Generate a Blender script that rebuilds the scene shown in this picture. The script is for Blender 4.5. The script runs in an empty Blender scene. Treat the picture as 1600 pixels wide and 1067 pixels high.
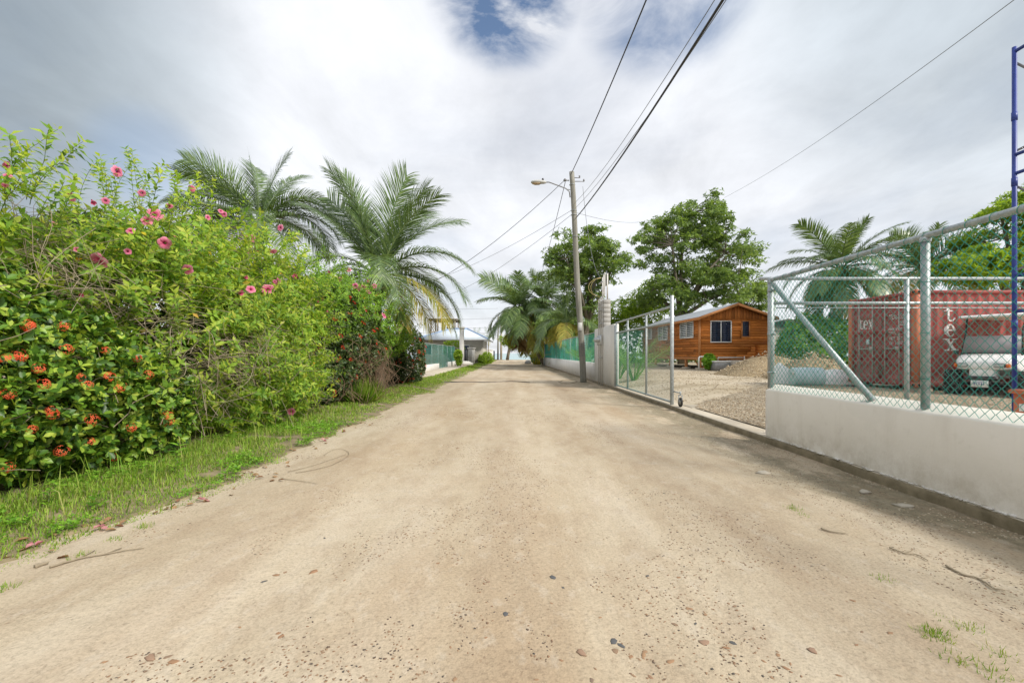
import bpy, math, random
import numpy as np
from mathutils import Vector, Matrix

C = bpy.context.scene.collection
SC = bpy.context.scene
R = math.radians
rng = np.random.default_rng(7)
random.seed(7)

# ------------------------------------------------------------------ camera, sky, sun, exposure
CAMZ = 1.4
F = 711.0           # focal length in photo pixels (1600 wide)
HOR = 552.0
cd = bpy.data.cameras.new('camera'); cam = bpy.data.objects.new('camera', cd); C.objects.link(cam)
cam.location = (0, 0, CAMZ); cam.rotation_euler = (R(90), 0, 0)
cd.sensor_width = 36; cd.lens = 16; cd.shift_y = (HOR - 533.5) / 1600.0
cd.clip_start = 0.05; cd.clip_end = 12000
SC.camera = cam

SUN = Vector((0.62, -0.42, 0.66)).normalized()
w = bpy.data.worlds.new('World'); SC.world = w; w.use_nodes = True
nt = w.node_tree; nt.nodes.clear()
def wn(t, **k):
    n = nt.nodes.new(t)
    for a, b in k.items(): setattr(n, a, b)
    return n
def wl(a, b): nt.links.new(a, b)
def wmath(op, a, b=None, c=None, clamp=False):
    n = wn('ShaderNodeMath', operation=op, use_clamp=clamp)
    for i, v in enumerate((a, b, c)):
        if v is None: continue
        if isinstance(v, (int, float)): n.inputs[i].default_value = v
        else: wl(v, n.inputs[i])
    return n.outputs[0]
sky = wn('ShaderNodeTexSky', sky_type='NISHITA', sun_disc=False)
sky.sun_elevation = math.asin(SUN.z); sky.sun_rotation = math.atan2(SUN.x, SUN.y)
sky.air_density = 1.0; sky.dust_density = 1.0; sky.ozone_density = 1.2
tc = wn('ShaderNodeTexCoord')
sep = wn('ShaderNodeSeparateXYZ'); wl(tc.outputs['Generated'], sep.inputs[0])
zc = wmath('ADD', wmath('MAXIMUM', sep.outputs[2], 0.0), 0.16)
px_ = wmath('DIVIDE', sep.outputs[0], zc); py_ = wmath('DIVIDE', sep.outputs[1], zc)
cmb = wn('ShaderNodeCombineXYZ'); wl(px_, cmb.inputs[0]); wl(py_, cmb.inputs[1])
def noise(scale, detail, rough, dist=0.0, vec=None, off=(0, 0, 0), sc=(1, 1, 1)):
    m = wn('ShaderNodeMapping'); wl(vec or cmb.outputs[0], m.inputs[0])
    m.inputs['Location'].default_value = off; m.inputs['Scale'].default_value = sc
    n = wn('ShaderNodeTexNoise'); wl(m.outputs[0], n.inputs['Vector'])
    n.inputs['Scale'].default_value = scale; n.inputs['Detail'].default_value = detail
    n.inputs['Roughness'].default_value = rough; n.inputs['Distortion'].default_value = dist
    return n.outputs['Fac']
n1 = noise(0.9, 8, 0.55, 0.4, off=(3.1, 0.4, 0))
n2 = noise(2.6, 8, 0.62, 0.3, off=(1.7, 6.4, 0), sc=(1, 0.6, 1))
n4 = noise(3.4, 9, 0.6, 0.5, off=(2.3, 1.1, 0))
n3 = noise(0.45, 4, 0.5, 0.2, off=(5.1, 2.4, 0))
def dirdot(v, lo, hi):
    d = wn('ShaderNodeVectorMath', operation='DOT_PRODUCT'); wl(tc.outputs['Generated'], d.inputs[0])
    d.inputs[1].default_value = Vector(v).normalized()
    mr = wn('ShaderNodeMapRange', interpolation_type='SMOOTHSTEP'); wl(d.outputs['Value'], mr.inputs[0])
    mr.inputs[1].default_value = lo; mr.inputs[2].default_value = hi
    return mr.outputs[0]
hole = wmath('MAXIMUM', dirdot((-0.01, .80, .67), .987, .9988), wmath('MULTIPLY', dirdot((0.27, .80, .665), .985, 1.0), .6))
holen = wmath('MULTIPLY', hole, wmath('ADD', wmath('MULTIPLY', n4, 6.0), -2.1), clamp=True)
hole2 = wmath('MULTIPLY', dirdot((-.72, .9, .38), .995, .9997), .35)
thin = wmath('MULTIPLY', wmath('SUBTRACT', 0.52, n1), 0.9, clamp=True)
cover = wmath('SUBTRACT', wmath('SUBTRACT', wmath('SUBTRACT', 0.97, wmath('MULTIPLY', holen, 0.95)), wmath('MULTIPLY', hole2, 1.0)), thin, clamp=True)
# brightness of the cloud sheet: thicker and greyer on both sides of the bright band over the road
side = dirdot((-.80, .52, .42), .885, .998)
side2 = dirdot((.72, .50, .60), .86, 1.0)
lowb = wmath('MULTIPLY', wmath('SUBTRACT', 0.30, sep.outputs[2]), 0.0)
br = wmath('ADD', wmath('MULTIPLY', n2, 4.2), wmath('MULTIPLY', n1, 3.8))
br = wmath('ADD', br, wmath('MULTIPLY', n3, 1.6))
br = wmath('ADD', br, 2.25)
br = wmath('MULTIPLY', br, wmath('SUBTRACT', 1.0, wmath('MULTIPLY', side, 0.55)))
br = wmath('MULTIPLY', br, wmath('SUBTRACT', 1.0, wmath('MULTIPLY', side2, 0.25)))
tint = wn('ShaderNodeMix', data_type='RGBA')
wl(wmath('ADD', wmath('MULTIPLY', side, .9), wmath('MULTIPLY', side2, .6), clamp=True), tint.inputs[0])
tint.inputs[6].default_value = (0.965, 0.985, 1.03, 1); tint.inputs[7].default_value = (0.84, 0.985, 1.09, 1)
cl = wn('ShaderNodeVectorMath', operation='SCALE'); wl(tint.outputs[2], cl.inputs[0]); wl(br, cl.inputs['Scale'])
skb = wn('ShaderNodeVectorMath', operation='SCALE'); wl(sky.outputs[0], skb.inputs[0]); skb.inputs['Scale'].default_value = 1.15
mx = wn('ShaderNodeMix', data_type='RGBA'); wl(cover, mx.inputs[0]); wl(skb.outputs[0], mx.inputs[6]); wl(cl.outputs[0], mx.inputs[7])
bg = wn('ShaderNodeBackground'); wl(mx.outputs[2], bg.inputs[0]); bg.inputs[1].default_value = 0.10
wo = wn('ShaderNodeOutputWorld'); wl(bg.outputs[0], wo.inputs[0])

sd = bpy.data.lights.new('sun', 'SUN'); sun = bpy.data.objects.new('sun', sd); C.objects.link(sun)
sd.energy = 3.0; sd.angle = R(10); sd.color = (1.0, 0.95, 0.86)
sun.rotation_euler = SUN.to_track_quat('Z', 'Y').to_euler()
SC.view_settings.view_transform = 'Standard'; SC.view_settings.look = 'None'
SC.view_settings.gamma = 1; SC.view_settings.use_curve_mapping = False
SC.view_settings.exposure = 0.44

# ------------------------------------------------------------------ helpers
def P(px, py, Y):
    return Vector(((px - 800) / F * Y, Y, CAMZ - (py - HOR) / F * Y))
def vnoise(x, y, s=1.0, seed=0):
    x = np.asarray(x) * s; y = np.asarray(y) * s
    xi = np.floor(x).astype(np.int64); yi = np.floor(y).astype(np.int64); fx = x - xi; fy = y - yi
    def h(a, b):
        n = (a * 374761393 + b * 668265263 + seed * 69069) & 0x7fffffff
        n = ((n ^ (n >> 13)) * 1274126177) & 0x7fffffff
        return ((n ^ (n >> 16)) & 0xffff) / 65535.0
    fx = fx * fx * (3 - 2 * fx); fy = fy * fy * (3 - 2 * fy)
    return (h(xi, yi) * (1 - fx) + h(xi + 1, yi) * fx) * (1 - fy) + (h(xi, yi + 1) * (1 - fx) + h(xi + 1, yi + 1) * fx) * fy
def fbm(x, y, s, o=4, seed=0):
    r = 0; a = .5
    for i in range(o): r = r + a * vnoise(x, y, s, seed + i); s *= 2.03; a *= .5
    return r

def mesh_np(name, V, faces, mats, smooth=False, mi=None):
    """faces: list of int arrays (n,k)"""
    me = bpy.data.meshes.new(name)
    V = np.asarray(V, np.float32)
    me.vertices.add(len(V)); me.vertices.foreach_set('co', V.ravel())
    faces = [np.asarray(f, np.int32) for f in faces if len(f)]
    nl = sum(f.size for f in faces); nf = sum(len(f) for f in faces)
    me.loops.add(nl); me.polygons.add(nf)
    me.loops.foreach_set('vertex_index', np.concatenate([f.ravel() for f in faces]))
    tot = np.concatenate([np.full(len(f), f.shape[1], np.int32) for f in faces])
    st = np.zeros(nf, np.int32); st[1:] = np.cumsum(tot)[:-1]
    me.polygons.foreach_set('loop_start', st)
    if smooth: me.polygons.foreach_set('use_smooth', np.ones(nf, bool))
    for m in (mats if isinstance(mats, (list, tuple)) else [mats]): me.materials.append(m)
    if mi is not None: me.polygons.foreach_set('material_index', np.asarray(mi, np.int32))
    me.update(calc_edges=True)
    return me

WL = {}
def link(name, me, parent=None, loc=(0, 0, 0), rot=(0, 0, 0), scale=(1, 1, 1)):
    o = bpy.data.objects.new(name, me); C.objects.link(o)
    o.location = loc; o.rotation_euler = rot; o.scale = scale
    if parent is not None: o.parent = parent
    return o
def tag(o, label=None, cat=None, group=None, kind=None):
    if label: o['label'] = label
    if cat: o['category'] = cat
    if group: o['group'] = group
    if kind: o['kind'] = kind
    return o
def thing(name, label, cat, loc=(0, 0, 0), group=None, rz=0.0):
    o = bpy.data.objects.new(name, None); C.objects.link(o); o.location = loc; o.rotation_euler = (0, 0, rz)
    o.empty_display_size = .2
    tag(o, label, cat, group); WL[o] = Vector(loc)
    return o

class MB:
    def __init__(s): s.V = []; s.F = []; s.n = 0
    def add(s, V, faces):
        V = np.asarray(V, float).reshape(-1, 3); s.V.append(V)
        for f in faces:
            f = np.asarray(f, np.int64)
            if f.ndim == 1: f = f[None]
            if len(f): s.F.append(f + s.n)
        s.n += len(V); return s
    def box(s, lo, hi, rot=None, piv=None):
        x0, y0, z0 = lo; x1, y1, z1 = hi
        V = np.array([(x0,y0,z0),(x1,y0,z0),(x1,y1,z0),(x0,y1,z0),(x0,y0,z1),(x1,y0,z1),(x1,y1,z1),(x0,y1,z1)], float)
        if rot is not None:
            m = np.array(rot); pv = np.array(piv if piv is not None else V.mean(0)); V = (V - pv) @ m.T + pv
        return s.add(V, [[(0,3,2,1),(4,5,6,7),(0,1,5,4),(1,2,6,5),(2,3,7,6),(3,0,4,7)]])
    def bbox(s, lo, hi, b=.01):
        """box with chamfered vertical and horizontal edges (convex hull style: three slabs)"""
        x0,y0,z0 = lo; x1,y1,z1 = hi
        rings = []
        for z, i in ((z0, b), (z0+b, 0), (z1-b, 0), (z1, b)):
            c = b
            rings.append([(x0+i+c,y0+i,z),(x1-i-c,y0+i,z),(x1-i,y0+i+c,z),(x1-i,y1-i-c,z),(x1-i-c,y1-i,z),(x0+i+c,y1-i,z),(x0+i,y1-i-c,z),(x0+i,y0+i+c,z)])
        V = np.array(rings, float).reshape(-1, 3); f = []
        for r in range(3):
            for k in range(8): f.append((r*8+k, r*8+(k+1)%8, (r+1)*8+(k+1)%8, (r+1)*8+k))
        s.add(V, [f, [tuple(range(7,-1,-1))], [tuple(range(24,32))]])
        return s
    def tube(s, pts, r, n=8, cap=True):
        pts = np.asarray([tuple(p) for p in pts], float); m = len(pts)
        r = np.full(m, r, float) if np.isscalar(r) else np.asarray(r, float)
        t = np.gradient(pts, axis=0); t /= np.linalg.norm(t, axis=1)[:, None] + 1e-12
        a = np.array([0, 0, 1.0]) if abs(t[0][2]) < .9 else np.array([1.0, 0, 0])
        u = np.cross(t[0], a); u /= np.linalg.norm(u); V = []
        ang = np.arange(n) * 2 * math.pi / n + math.pi / n
        for i in range(m):
            u = u - t[i] * (u @ t[i]); u /= np.linalg.norm(u) + 1e-12; v = np.cross(t[i], u)
            V.append(pts[i] + r[i] * (np.cos(ang)[:, None] * u + np.sin(ang)[:, None] * v))
        V = np.concatenate(V); k = np.arange(n); k2 = (k + 1) % n; f = []
        for i in range(m - 1): f.append(np.stack([i*n+k, i*n+k2, (i+1)*n+k2, (i+1)*n+k], 1))
        fs = [np.concatenate(f)]
        if cap: fs += [[tuple(k[::-1])], [tuple((m-1)*n + k)]]
        return s.add(V, fs)
    def lathe(s, prof, n=16, loc=(0,0,0), axis='z'):
        prof = np.asarray(prof, float); a = np.arange(n) * 2 * math.pi / n
        V = np.stack([np.outer(prof[:,0], np.cos(a)), np.outer(prof[:,0], np.sin(a)), np.outer(prof[:,1], np.ones(n))], -1).reshape(-1, 3)
        if axis == 'y': V = V[:, [0, 2, 1]] * np.array([1, 1, -1])
        if axis == 'x': V = V[:, [2, 1, 0]] * np.array([1, 1, -1])
        k = np.arange(n); k2 = (k+1) % n
        f = [np.stack([i*n+k, i*n+k2, (i+1)*n+k2, (i+1)*n+k], 1) for i in range(len(prof)-1)]
        return s.add(V + np.array(loc), f)
    def quad(s, a, b, c, d): return s.add([tuple(a), tuple(b), tuple(c), tuple(d)], [[(0,1,2,3)]])
    def poly_ex(s, pts, d):
        """planar polygon (3D points) extruded by vector d"""
        p = np.asarray([tuple(q) for q in pts], float); n = len(p); V = np.concatenate([p, p + np.asarray(d, float)])
        k = np.arange(n); k2 = (k+1) % n
        return s.add(V, [[tuple(range(n-1,-1,-1))], [tuple(range(n,2*n))], np.stack([k, k2, k2+n, k+n], 1)])
    def xf(s, M):
        m = np.array(M)
        s.V = [v @ m[:3,:3].T + m[:3,3] for v in s.V]; return s
    def mesh(s, name, mat, smooth=False, off=None):
        V = np.concatenate(s.V)
        if off is not None: V = V - np.array(tuple(off))
        by = {}
        for f in s.F: by.setdefault(f.shape[1], []).append(f)
        return mesh_np(name, V, [np.concatenate(v) for v in by.values()], mat, smooth)
    def build(s, name, mat, parent=None, smooth=False, label=None, kind=None, local=False):
        off = None
        root = parent
        while root is not None and root.parent is not None: root = root.parent
        if root is not None and not local: off = WL.get(root)
        o = link(name, s.mesh(name, mat, smooth, off), parent)
        return tag(o, label, None, None, kind)
def solo(mb, name, mat, label, cat, loc, group=None, smooth=False):
    o = link(name, mb.mesh(name, mat, smooth, off=loc), None, loc)
    return tag(o, label, cat, group)
def structure(name, me): 
    o = link(name, me); o['kind'] = 'structure'; return o

# ------------------------------------------------------------------ materials
class NB:
    def __init__(s, name):
        s.m = bpy.data.materials.new(name); s.m.use_nodes = True; s.t = s.m.node_tree
        s.b = s.t.nodes['Principled BSDF']; s.out = s.t.nodes['Material Output']
        s.c = None
    def n(s, t, **k):
        n = s.t.nodes.new(t)
        for a, b in k.items(): setattr(n, a, b)
        return n
    def l(s, a, b): s.t.links.new(a, b)
    def co(s):
        if s.c is None: s.c = s.n('ShaderNodeTexCoord')
        return s.c.outputs['Object']
    def mp(s, sc=(1,1,1), off=(0,0,0), rot=(0,0,0)):
        m = s.n('ShaderNodeMapping'); s.l(s.co(), m.inputs[0]); m.inputs['Scale'].default_value = sc
        m.inputs['Location'].default_value = off; m.inputs['Rotation'].default_value = rot; return m.outputs[0]
    def noise(s, scale, det=4, rough=.55, vec=None, dist=0):
        n = s.n('ShaderNodeTexNoise'); s.l(vec or s.co(), n.inputs['Vector']); n.inputs['Scale'].default_value = scale
        n.inputs['Detail'].default_value = det; n.inputs['Roughness'].default_value = rough; n.inputs['Distortion'].default_value = dist
        return n.outputs['Fac']
    def voro(s, scale, vec=None, feat='F1', rnd=1):
        n = s.n('ShaderNodeTexVoronoi', feature=feat); s.l(vec or s.co(), n.inputs['Vector']); n.inputs['Scale'].default_value = scale
        n.inputs['Randomness'].default_value = rnd
        return n.outputs
    def ramp(s, fac, stops, interp='LINEAR'):
        r = s.n('ShaderNodeValToRGB'); s.l(fac, r.inputs[0]); e = r.color_ramp.elements; r.color_ramp.interpolation = interp
        while len(e) < len(stops): e.new(.5)
        for i, (p, c) in enumerate(stops):
            e[i].position = p; e[i].color = (c, c, c, 1) if np.isscalar(c) else tuple(c) + (1,)
        return r.outputs[0]
    def mix(s, f, a, b, mode='MIX'):
        m = s.n('ShaderNodeMix', data_type='RGBA', blend_type=mode)
        for i, v in ((0, f), (6, a), (7, b)):
            if isinstance(v, (int, float)) and i == 0: m.inputs[0].default_value = v
            elif isinstance(v, tuple): m.inputs[i].default_value = v + (1,)
            else: s.l(v, m.inputs[i])
        return m.outputs[2]
    def math(s, op, a, b=None, clamp=False):
        n = s.n('ShaderNodeMath', operation=op, use_clamp=clamp)
        for i, v in enumerate((a, b)):
            if v is None: continue
            if isinstance(v, (int, float)): n.inputs[i].default_value = v
            else: s.l(v, n.inputs[i])
        return n.outputs[0]
    def rnd(s):
        g = s.n('ShaderNodeNewGeometry'); oi = s.n('ShaderNodeObjectInfo')
        return s.math('FRACT', s.math('ADD', g.outputs['Random Per Island'], oi.outputs['Random']))
    def orand(s): return s.n('ShaderNodeObjectInfo').outputs['Random']
    def bump(s, h, strength=.5, dist=.02, nrm=None):
        b = s.n('ShaderNodeBump'); s.l(h, b.inputs['Height']); b.inputs['Strength'].default_value = strength; b.inputs['Distance'].default_value = dist
        if nrm is not None: s.l(nrm, b.inputs['Normal'])
        s.l(b.outputs[0], s.b.inputs['Normal']); return b.outputs[0]
    def col(s, c):
        if isinstance(c, tuple): s.b.inputs['Base Color'].default_value = c + (1,)
        else: s.l(c, s.b.inputs['Base Color'])
    def set(s, rough=.7, metal=0, spec=.5):
        s.b.inputs['Roughness'].default_value = rough; s.b.inputs['Metallic'].default_value = metal
        s.b.inputs['Specular IOR Level'].default_value = spec; return s

def simple(name, c1, c2=None, scale=6, rough=.7, metal=0, bump=0, spec=.5, det=5, stretch=(1,1,1), isl=0):
    b = NB(name); b.set(rough, metal, spec)
    if c2 is None: b.col(c1)
    else:
        v = b.mp(stretch); f = b.noise(scale, det, .6, v); c = b.ramp(f, [(.3, c1), (.7, c2)])
        if isl: c = b.mix(1.0, c, b.ramp(b.rnd(), [(0, 1 - isl), (1, 1 + isl)]), 'MULTIPLY')
        b.col(c)
        if bump: b.bump(b.noise(scale * 6, 4, .6, v), bump, .01)
    return b.m

def leafmat(name, cols, rough=.45, trans=.35, spec=.4):
    b = NB(name); b.set(rough, 0, spec)
    n = len(cols); r = b.rnd()
    c = b.ramp(r, [(i / (n - 1), k) for i, k in enumerate(cols)])
    vv = b.noise(3.0, 2, .5)
    c = b.mix(1.0, c, b.ramp(vv, [(.3, .82), (.7, 1.15)]), 'MULTIPLY')
    b.col(c)
    tr = b.n('ShaderNodeBsdfTranslucent'); t2 = b.mix(1.0, c, (1.25, 1.2, .6), 'MULTIPLY'); b.l(t2, tr.inputs[0])
    ms = b.n('ShaderNodeMixShader'); ms.inputs[0].default_value = trans
    b.l(b.b.outputs[0], ms.inputs[1]); b.l(tr.outputs[0], ms.inputs[2]); b.l(ms.outputs[0], b.out.inputs[0])
    return b.m

M = {}
def road_mat():
    b = NB('sand_road'); b.set(.95, 0, .2)
    lon = b.mp((1, .16, 1)); xyz = b.n('ShaderNodeSeparateXYZ'); b.l(b.co(), xyz.inputs[0])
    base = b.ramp(b.noise(1.1, 6, .6, lon), [(.3, (.395, .312, .215)), (.5, (.475, .395, .285)), (.72, (.55, .475, .368))])
    tan = b.math('MULTIPLY', b.ramp(b.noise(.55, 5, .62, b.mp((1, .35, 1), (4, 2, 0))), [(.5, 0), (.68, 1)]), .55)
    base = b.mix(tan, base, (.355, .25, .15))
    # tyre tracks: slightly redder compacted bands
    dx = b.math('ADD', xyz.outputs[0], b.math('MULTIPLY', b.noise(.12, 2, .5, b.mp((0, 1, 0))), 1.2))
    tr = b.math('SINE', b.math('MULTIPLY', dx, 3.3))
    base = b.mix(b.math('MULTIPLY', b.ramp(tr, [(.45, 0), (.95, 1)]), b.math('MULTIPLY', b.noise(2.0, 4, .6, lon), .42)), base, (.33, .235, .155))
    # grey damp stains by the right-hand kerb
    e = b.n('ShaderNodeMapRange'); b.l(xyz.outputs[0], e.inputs[0]); e.inputs[1].default_value = 2.5; e.inputs[2].default_value = 3.4
    d = b.math('MULTIPLY', e.outputs[0], b.ramp(b.noise(.9, 6, .65, b.mp((1.2, .6, 1), (7, 1, 0))), [(.42, 0), (.50, 1)]))
    base = b.mix(b.math('MULTIPLY', d, .8), base, b.ramp(b.noise(9, 5, .7), [(.3, (.13, .115, .07)), (.7, (.30, .255, .17))]))
    mo = b.noise(3.2, 9, .72, b.mp((1, .45, 1), (2, 5, 0)))
    base = b.mix(b.math('MULTIPLY', b.ramp(mo, [(.48, 0), (.64, 1)]), .30), base, (.285, .198, .128))
    mo2 = b.noise(7.0, 8, .7, b.mp((1, .6, 1), (9, 3, 0)))
    base = b.mix(b.math('MULTIPLY', b.ramp(mo2, [(.54, 0), (.64, 1)]), .35), base, (.53, .465, .375))
    gs = b.noise(34, 6, .8, b.mp((1, .7, 1), (5, 5, 0))); gm = b.math('MULTIPLY', b.ramp(gs, [(.60, 0), (.66, 1)]), b.ramp(b.noise(2.4, 5, .65, None), [(.40, .15), (.58, 1)]))
    base = b.mix(b.math('MULTIPLY', gm, .4), base, (.17, .115, .07))
    # speckle
    sp = b.noise(55, 5, .75); base = b.mix(1.0, base, b.ramp(sp, [(.30, .68), (.5, 1.0), (.72, 1.15)]), 'MULTIPLY')
    vd = b.voro(26, b.mp((1, .55, 1))); msk = b.math('MULTIPLY', b.ramp(vd['Distance'], [(.10, 1), (.2, 0)]), b.ramp(b.noise(1.6, 4, .6), [(.48, 0), (.62, 1)]))
    vc = b.ramp(b.n('ShaderNodeSeparateColor').outputs[0] if False else vd['Color'], [(0, (.10, .085, .07)), (.6, (.27, .17, .10)), (1, (.20, .16, .12))])
    base = b.mix(b.math('MULTIPLY', msk, .8), base, vc)
    b.col(base)
    h = b.math('ADD', b.math('MULTIPLY', b.noise(14, 6, .65), 1.0), b.math('MULTIPLY', b.noise(90, 3, .6), .35))
    h = b.math('SUBTRACT', h, b.math('MULTIPLY', gm, .6))
    b.bump(h, .42, .025)
    return b.m
def gravel_mat(name, cols, scale=26):
    b = NB(name); b.set(.9, 0, .25)
    v = b.voro(scale); sc = b.n('ShaderNodeSeparateColor'); b.l(v['Color'], sc.inputs[0])
    c = b.ramp(sc.outputs[0], [(i / (len(cols) - 1), k) for i, k in enumerate(cols)])
    c = b.mix(1.0, c, b.ramp(v['Distance'], [(.2, 1.0), (.75, .55)]), 'MULTIPLY')
    c = b.mix(1.0, c, b.ramp(b.noise(.7, 4, .6), [(.3, .85), (.7, 1.12)]), 'MULTIPLY')
    b.col(c); b.bump(b.math('SUBTRACT', 1.0, v['Distance']), .8, .03); return b.m
def yard_mat():
    b = NB('yard_sand'); b.set(.95, 0, .2)
    c = b.ramp(b.noise(.5, 6, .6, b.mp((.5, 1.4, 1))), [(.32, (.27, .215, .135)), (.48, (.46, .39, .285)), (.7, (.55, .48, .375))])
    c = b.mix(1.0, c, b.ramp(b.noise(30, 5, .7), [(.3, .75), (.7, 1.12)]), 'MULTIPLY')
    b.col(c); b.bump(b.noise(12, 6, .65), .5, .03); return b.m
def plaster_mat(name, c1, c2, stain=True):
    b = NB(name); b.set(.9, 0, .25)
    c = b.ramp(b.noise(1.1, 6, .6), [(.3, c1), (.7, c2)])
    if stain:
        x = b.n('ShaderNodeSeparateXYZ'); b.l(b.co(), x.inputs[0])
        st = b.noise(2.2, 6, .7, b.mp((1, 1, .12)))
        c = b.mix(b.math('MULTIPLY', b.ramp(st, [(.52, 0), (.75, 1)]), .22), c, (.42, .36, .27))
        c = b.mix(b.math('MULTIPLY', b.ramp(b.noise(7, 5, .7), [(.6, 0), (.8, 1)]), .25), c, (.45, .40, .33))
        sp = b.n('ShaderNodeMapRange'); b.l(x.outputs[2], sp.inputs[0]); sp.inputs[1].default_value = .38; sp.inputs[2].default_value = .0
        c = b.mix(b.math('MULTIPLY', b.math('MULTIPLY', sp.outputs[0], b.ramp(b.noise(5, 7, .75), [(.38, 0), (.66, 1)])), .55), c, (.38, .31, .21))
        c = b.mix(b.math('MULTIPLY', b.ramp(b.noise(.8, 5, .6, b.mp((1, 1, 1), (3, 7, 1))), [(.50, 0), (.53, 1)]), .10), c, (.55, .53, .48))
    b.col(c); b.bump(b.math('ADD', b.noise(40, 5, .7), b.math('MULTIPLY', b.noise(4, 3, .5), 2.0)), .22, .012); return b.m
def wood_mat(name, a, bcol, c3, sc=(1, 1, 1)):
    b = NB(name); b.set(.6, 0, .22)
    g = b.noise(5, 8, .68, b.mp(sc), .6)
    c = b.ramp(g, [(.25, a), (.5, bcol), (.75, c3)])
    c = b.mix(1.0, c, b.ramp(b.orand(), [(0, .66), (.5, .98), (1, 1.25)]), 'MULTIPLY')
    k = b.voro(1.3, b.mp(sc)); c = b.mix(b.math('MULTIPLY', b.ramp(k['Distance'], [(.03, 1), (.10, 0)]), .7), c, (.09, .03, .01))
    b.col(c); b.bump(g, .25, .01); return b.m
def galv_mat():
    b = NB('galvanised'); v = b.voro(60)
    sc = b.n('ShaderNodeSeparateColor'); b.l(v['Color'], sc.inputs[0])
    c = b.ramp(b.noise(18, 5, .7), [(.3, (.30, .33, .335)), (.7, (.50, .535, .54))])
    c = b.mix(1.0, c, b.ramp(sc.outputs[0], [(0, .85), (1, 1.1)]), 'MULTIPLY')
    b.col(c); b.set(.5, .45, .5); return b.m
def container_mat(name, c1, c2, rust):
    b = NB(name); b.set(.6, 0, .4)
    c = b.ramp(b.noise(1.4, 6, .6), [(.3, c1), (.7, c2)])
    c = b.mix(b.ramp(b.noise(2.2, 8, .72), [(.56, 0), (.70, .7)]), c, rust)
    c = b.mix(b.math('MULTIPLY', b.ramp(b.noise(3.0, 6, .7, b.mp((4, 4, .35))), [(.58, 0), (.74, 1)]), .55), c, (.20, .07, .03))
    b.col(c); b.bump(b.noise(25, 4, .6), .15, .01); return b.m

M['road'] = road_mat(); M['yard'] = yard_mat()
M['gravel'] = gravel_mat('gravel', [(.22,.17,.11),(.46,.37,.25),(.56,.48,.36),(.34,.27,.18),(.62,.55,.43)])
M['pile'] = gravel_mat('pile_gravel', [(.30,.22,.12),(.46,.35,.21),(.38,.29,.17),(.52,.42,.28)], 16)
M['soil'] = simple('verge_soil', (.10,.09,.04), (.34,.265,.16), 3.5, .95, bump=.5)
M['sandb'] = simple('far_sand', (.50,.42,.30), (.58,.50,.37), 1, .95)
M['plaster'] = plaster_mat('plaster', (.77,.725,.65), (.83,.785,.715))
M['whitewall'] = plaster_mat('white_plaster', (.66,.64,.60), (.76,.74,.70))
M['conc'] = plaster_mat('concrete', (.40,.355,.28), (.54,.48,.39))
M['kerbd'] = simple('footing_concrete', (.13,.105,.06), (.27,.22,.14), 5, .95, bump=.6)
M['block'] = simple('concrete_block', (.34,.33,.31), (.46,.45,.42), 12, .95, bump=.5, isl=.12)
M['galv'] = galv_mat()
M['vinyl'] = simple('green_vinyl', (.012,.26,.20), (.03,.34,.27), 3, .4)
M['vinylpale'] = simple('pale_green_vinyl', (.06,.24,.19), (.10,.32,.26), 3, .4)
M['galvwire'] = simple('galvanised_wire', (.20,.27,.25), (.30,.36,.34), 3, .45, .3)
M['tealwire'] = simple('teal_vinyl', (.03,.32,.26), (.06,.40,.33), 3, .45)
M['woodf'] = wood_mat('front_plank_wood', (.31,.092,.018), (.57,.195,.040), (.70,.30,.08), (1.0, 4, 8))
M['woods'] = wood_mat('shaded_side_plank_wood', (.23,.070,.016), (.46,.155,.035), (.58,.24,.065), (4, 1.0, 8))  # darker copy of the front planks, side wall's shade put into the colour
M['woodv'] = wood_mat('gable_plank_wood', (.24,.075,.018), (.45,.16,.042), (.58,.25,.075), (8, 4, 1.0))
M['woodt'] = simple('trim_wood', (.40,.15,.04), (.56,.25,.09), 6, .55)
M['zinc'] = simple('zinc_roof', (.40,.43,.47), (.52,.55,.59), 2, .45, .35)
M['white'] = simple('white_paint', (.74,.74,.72), (.82,.82,.80), 3, .45)
M['offwhite'] = simple('off_white_sheet', (.66,.67,.66), (.80,.80,.78), 2, .6, bump=.2)
M['glassdark'] = simple('dark_louvre_glass', (.010,.018,.045), (.02,.035,.075), 3, .12, 0, 0, .6)
M['dark'] = simple('dark_interior', (.012,.012,.014), None, rough=.8)
M['louvre'] = simple('pale_louvre', (.60,.64,.66), (.72,.76,.78), 3, .35)
M['cont'] = container_mat('container_red', (.27,.046,.040), (.36,.080,.068), (.33,.10,.05))
M['contd'] = container_mat('container_door_red', (.25,.045,.042), (.34,.078,.070), (.30,.10,.05))
M['rust'] = container_mat('rusty_orange', (.42,.10,.045), (.52,.17,.08), (.40,.22,.09))
M['letter'] = simple('white_lettering', (.62,.60,.58), (.82,.81,.80), 9, .6)
M['rod'] = simple('locking_rod', (.33,.24,.22), (.46,.40,.37), 9, .55, .2)
M['black'] = simple('black_plastic', (.012,.012,.013), (.03,.03,.03), 8, .5)
M['rubber'] = simple('tyre_rubber', (.016,.016,.016), (.04,.038,.034), 12, .85)
M['windsh'] = simple('folded_windscreen', (.32,.30,.31), (.38,.36,.37), 2, .35)
M['chrome'] = simple('rim_metal', (.45,.45,.42), (.60,.60,.57), 5, .3, .7)
M['lens'] = simple('headlight_lens', (.45,.48,.46), None, rough=.08)
M['amber'] = simple('amber_lens', (.65,.13,.01), None, rough=.2)
M['yellow'] = simple('yellow_cloth', (.45,.32,.04), (.55,.42,.08), 6, .7)
M['plate'] = simple('number_plate', (.70,.70,.66), (.80,.80,.76), 6, .4)
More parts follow.
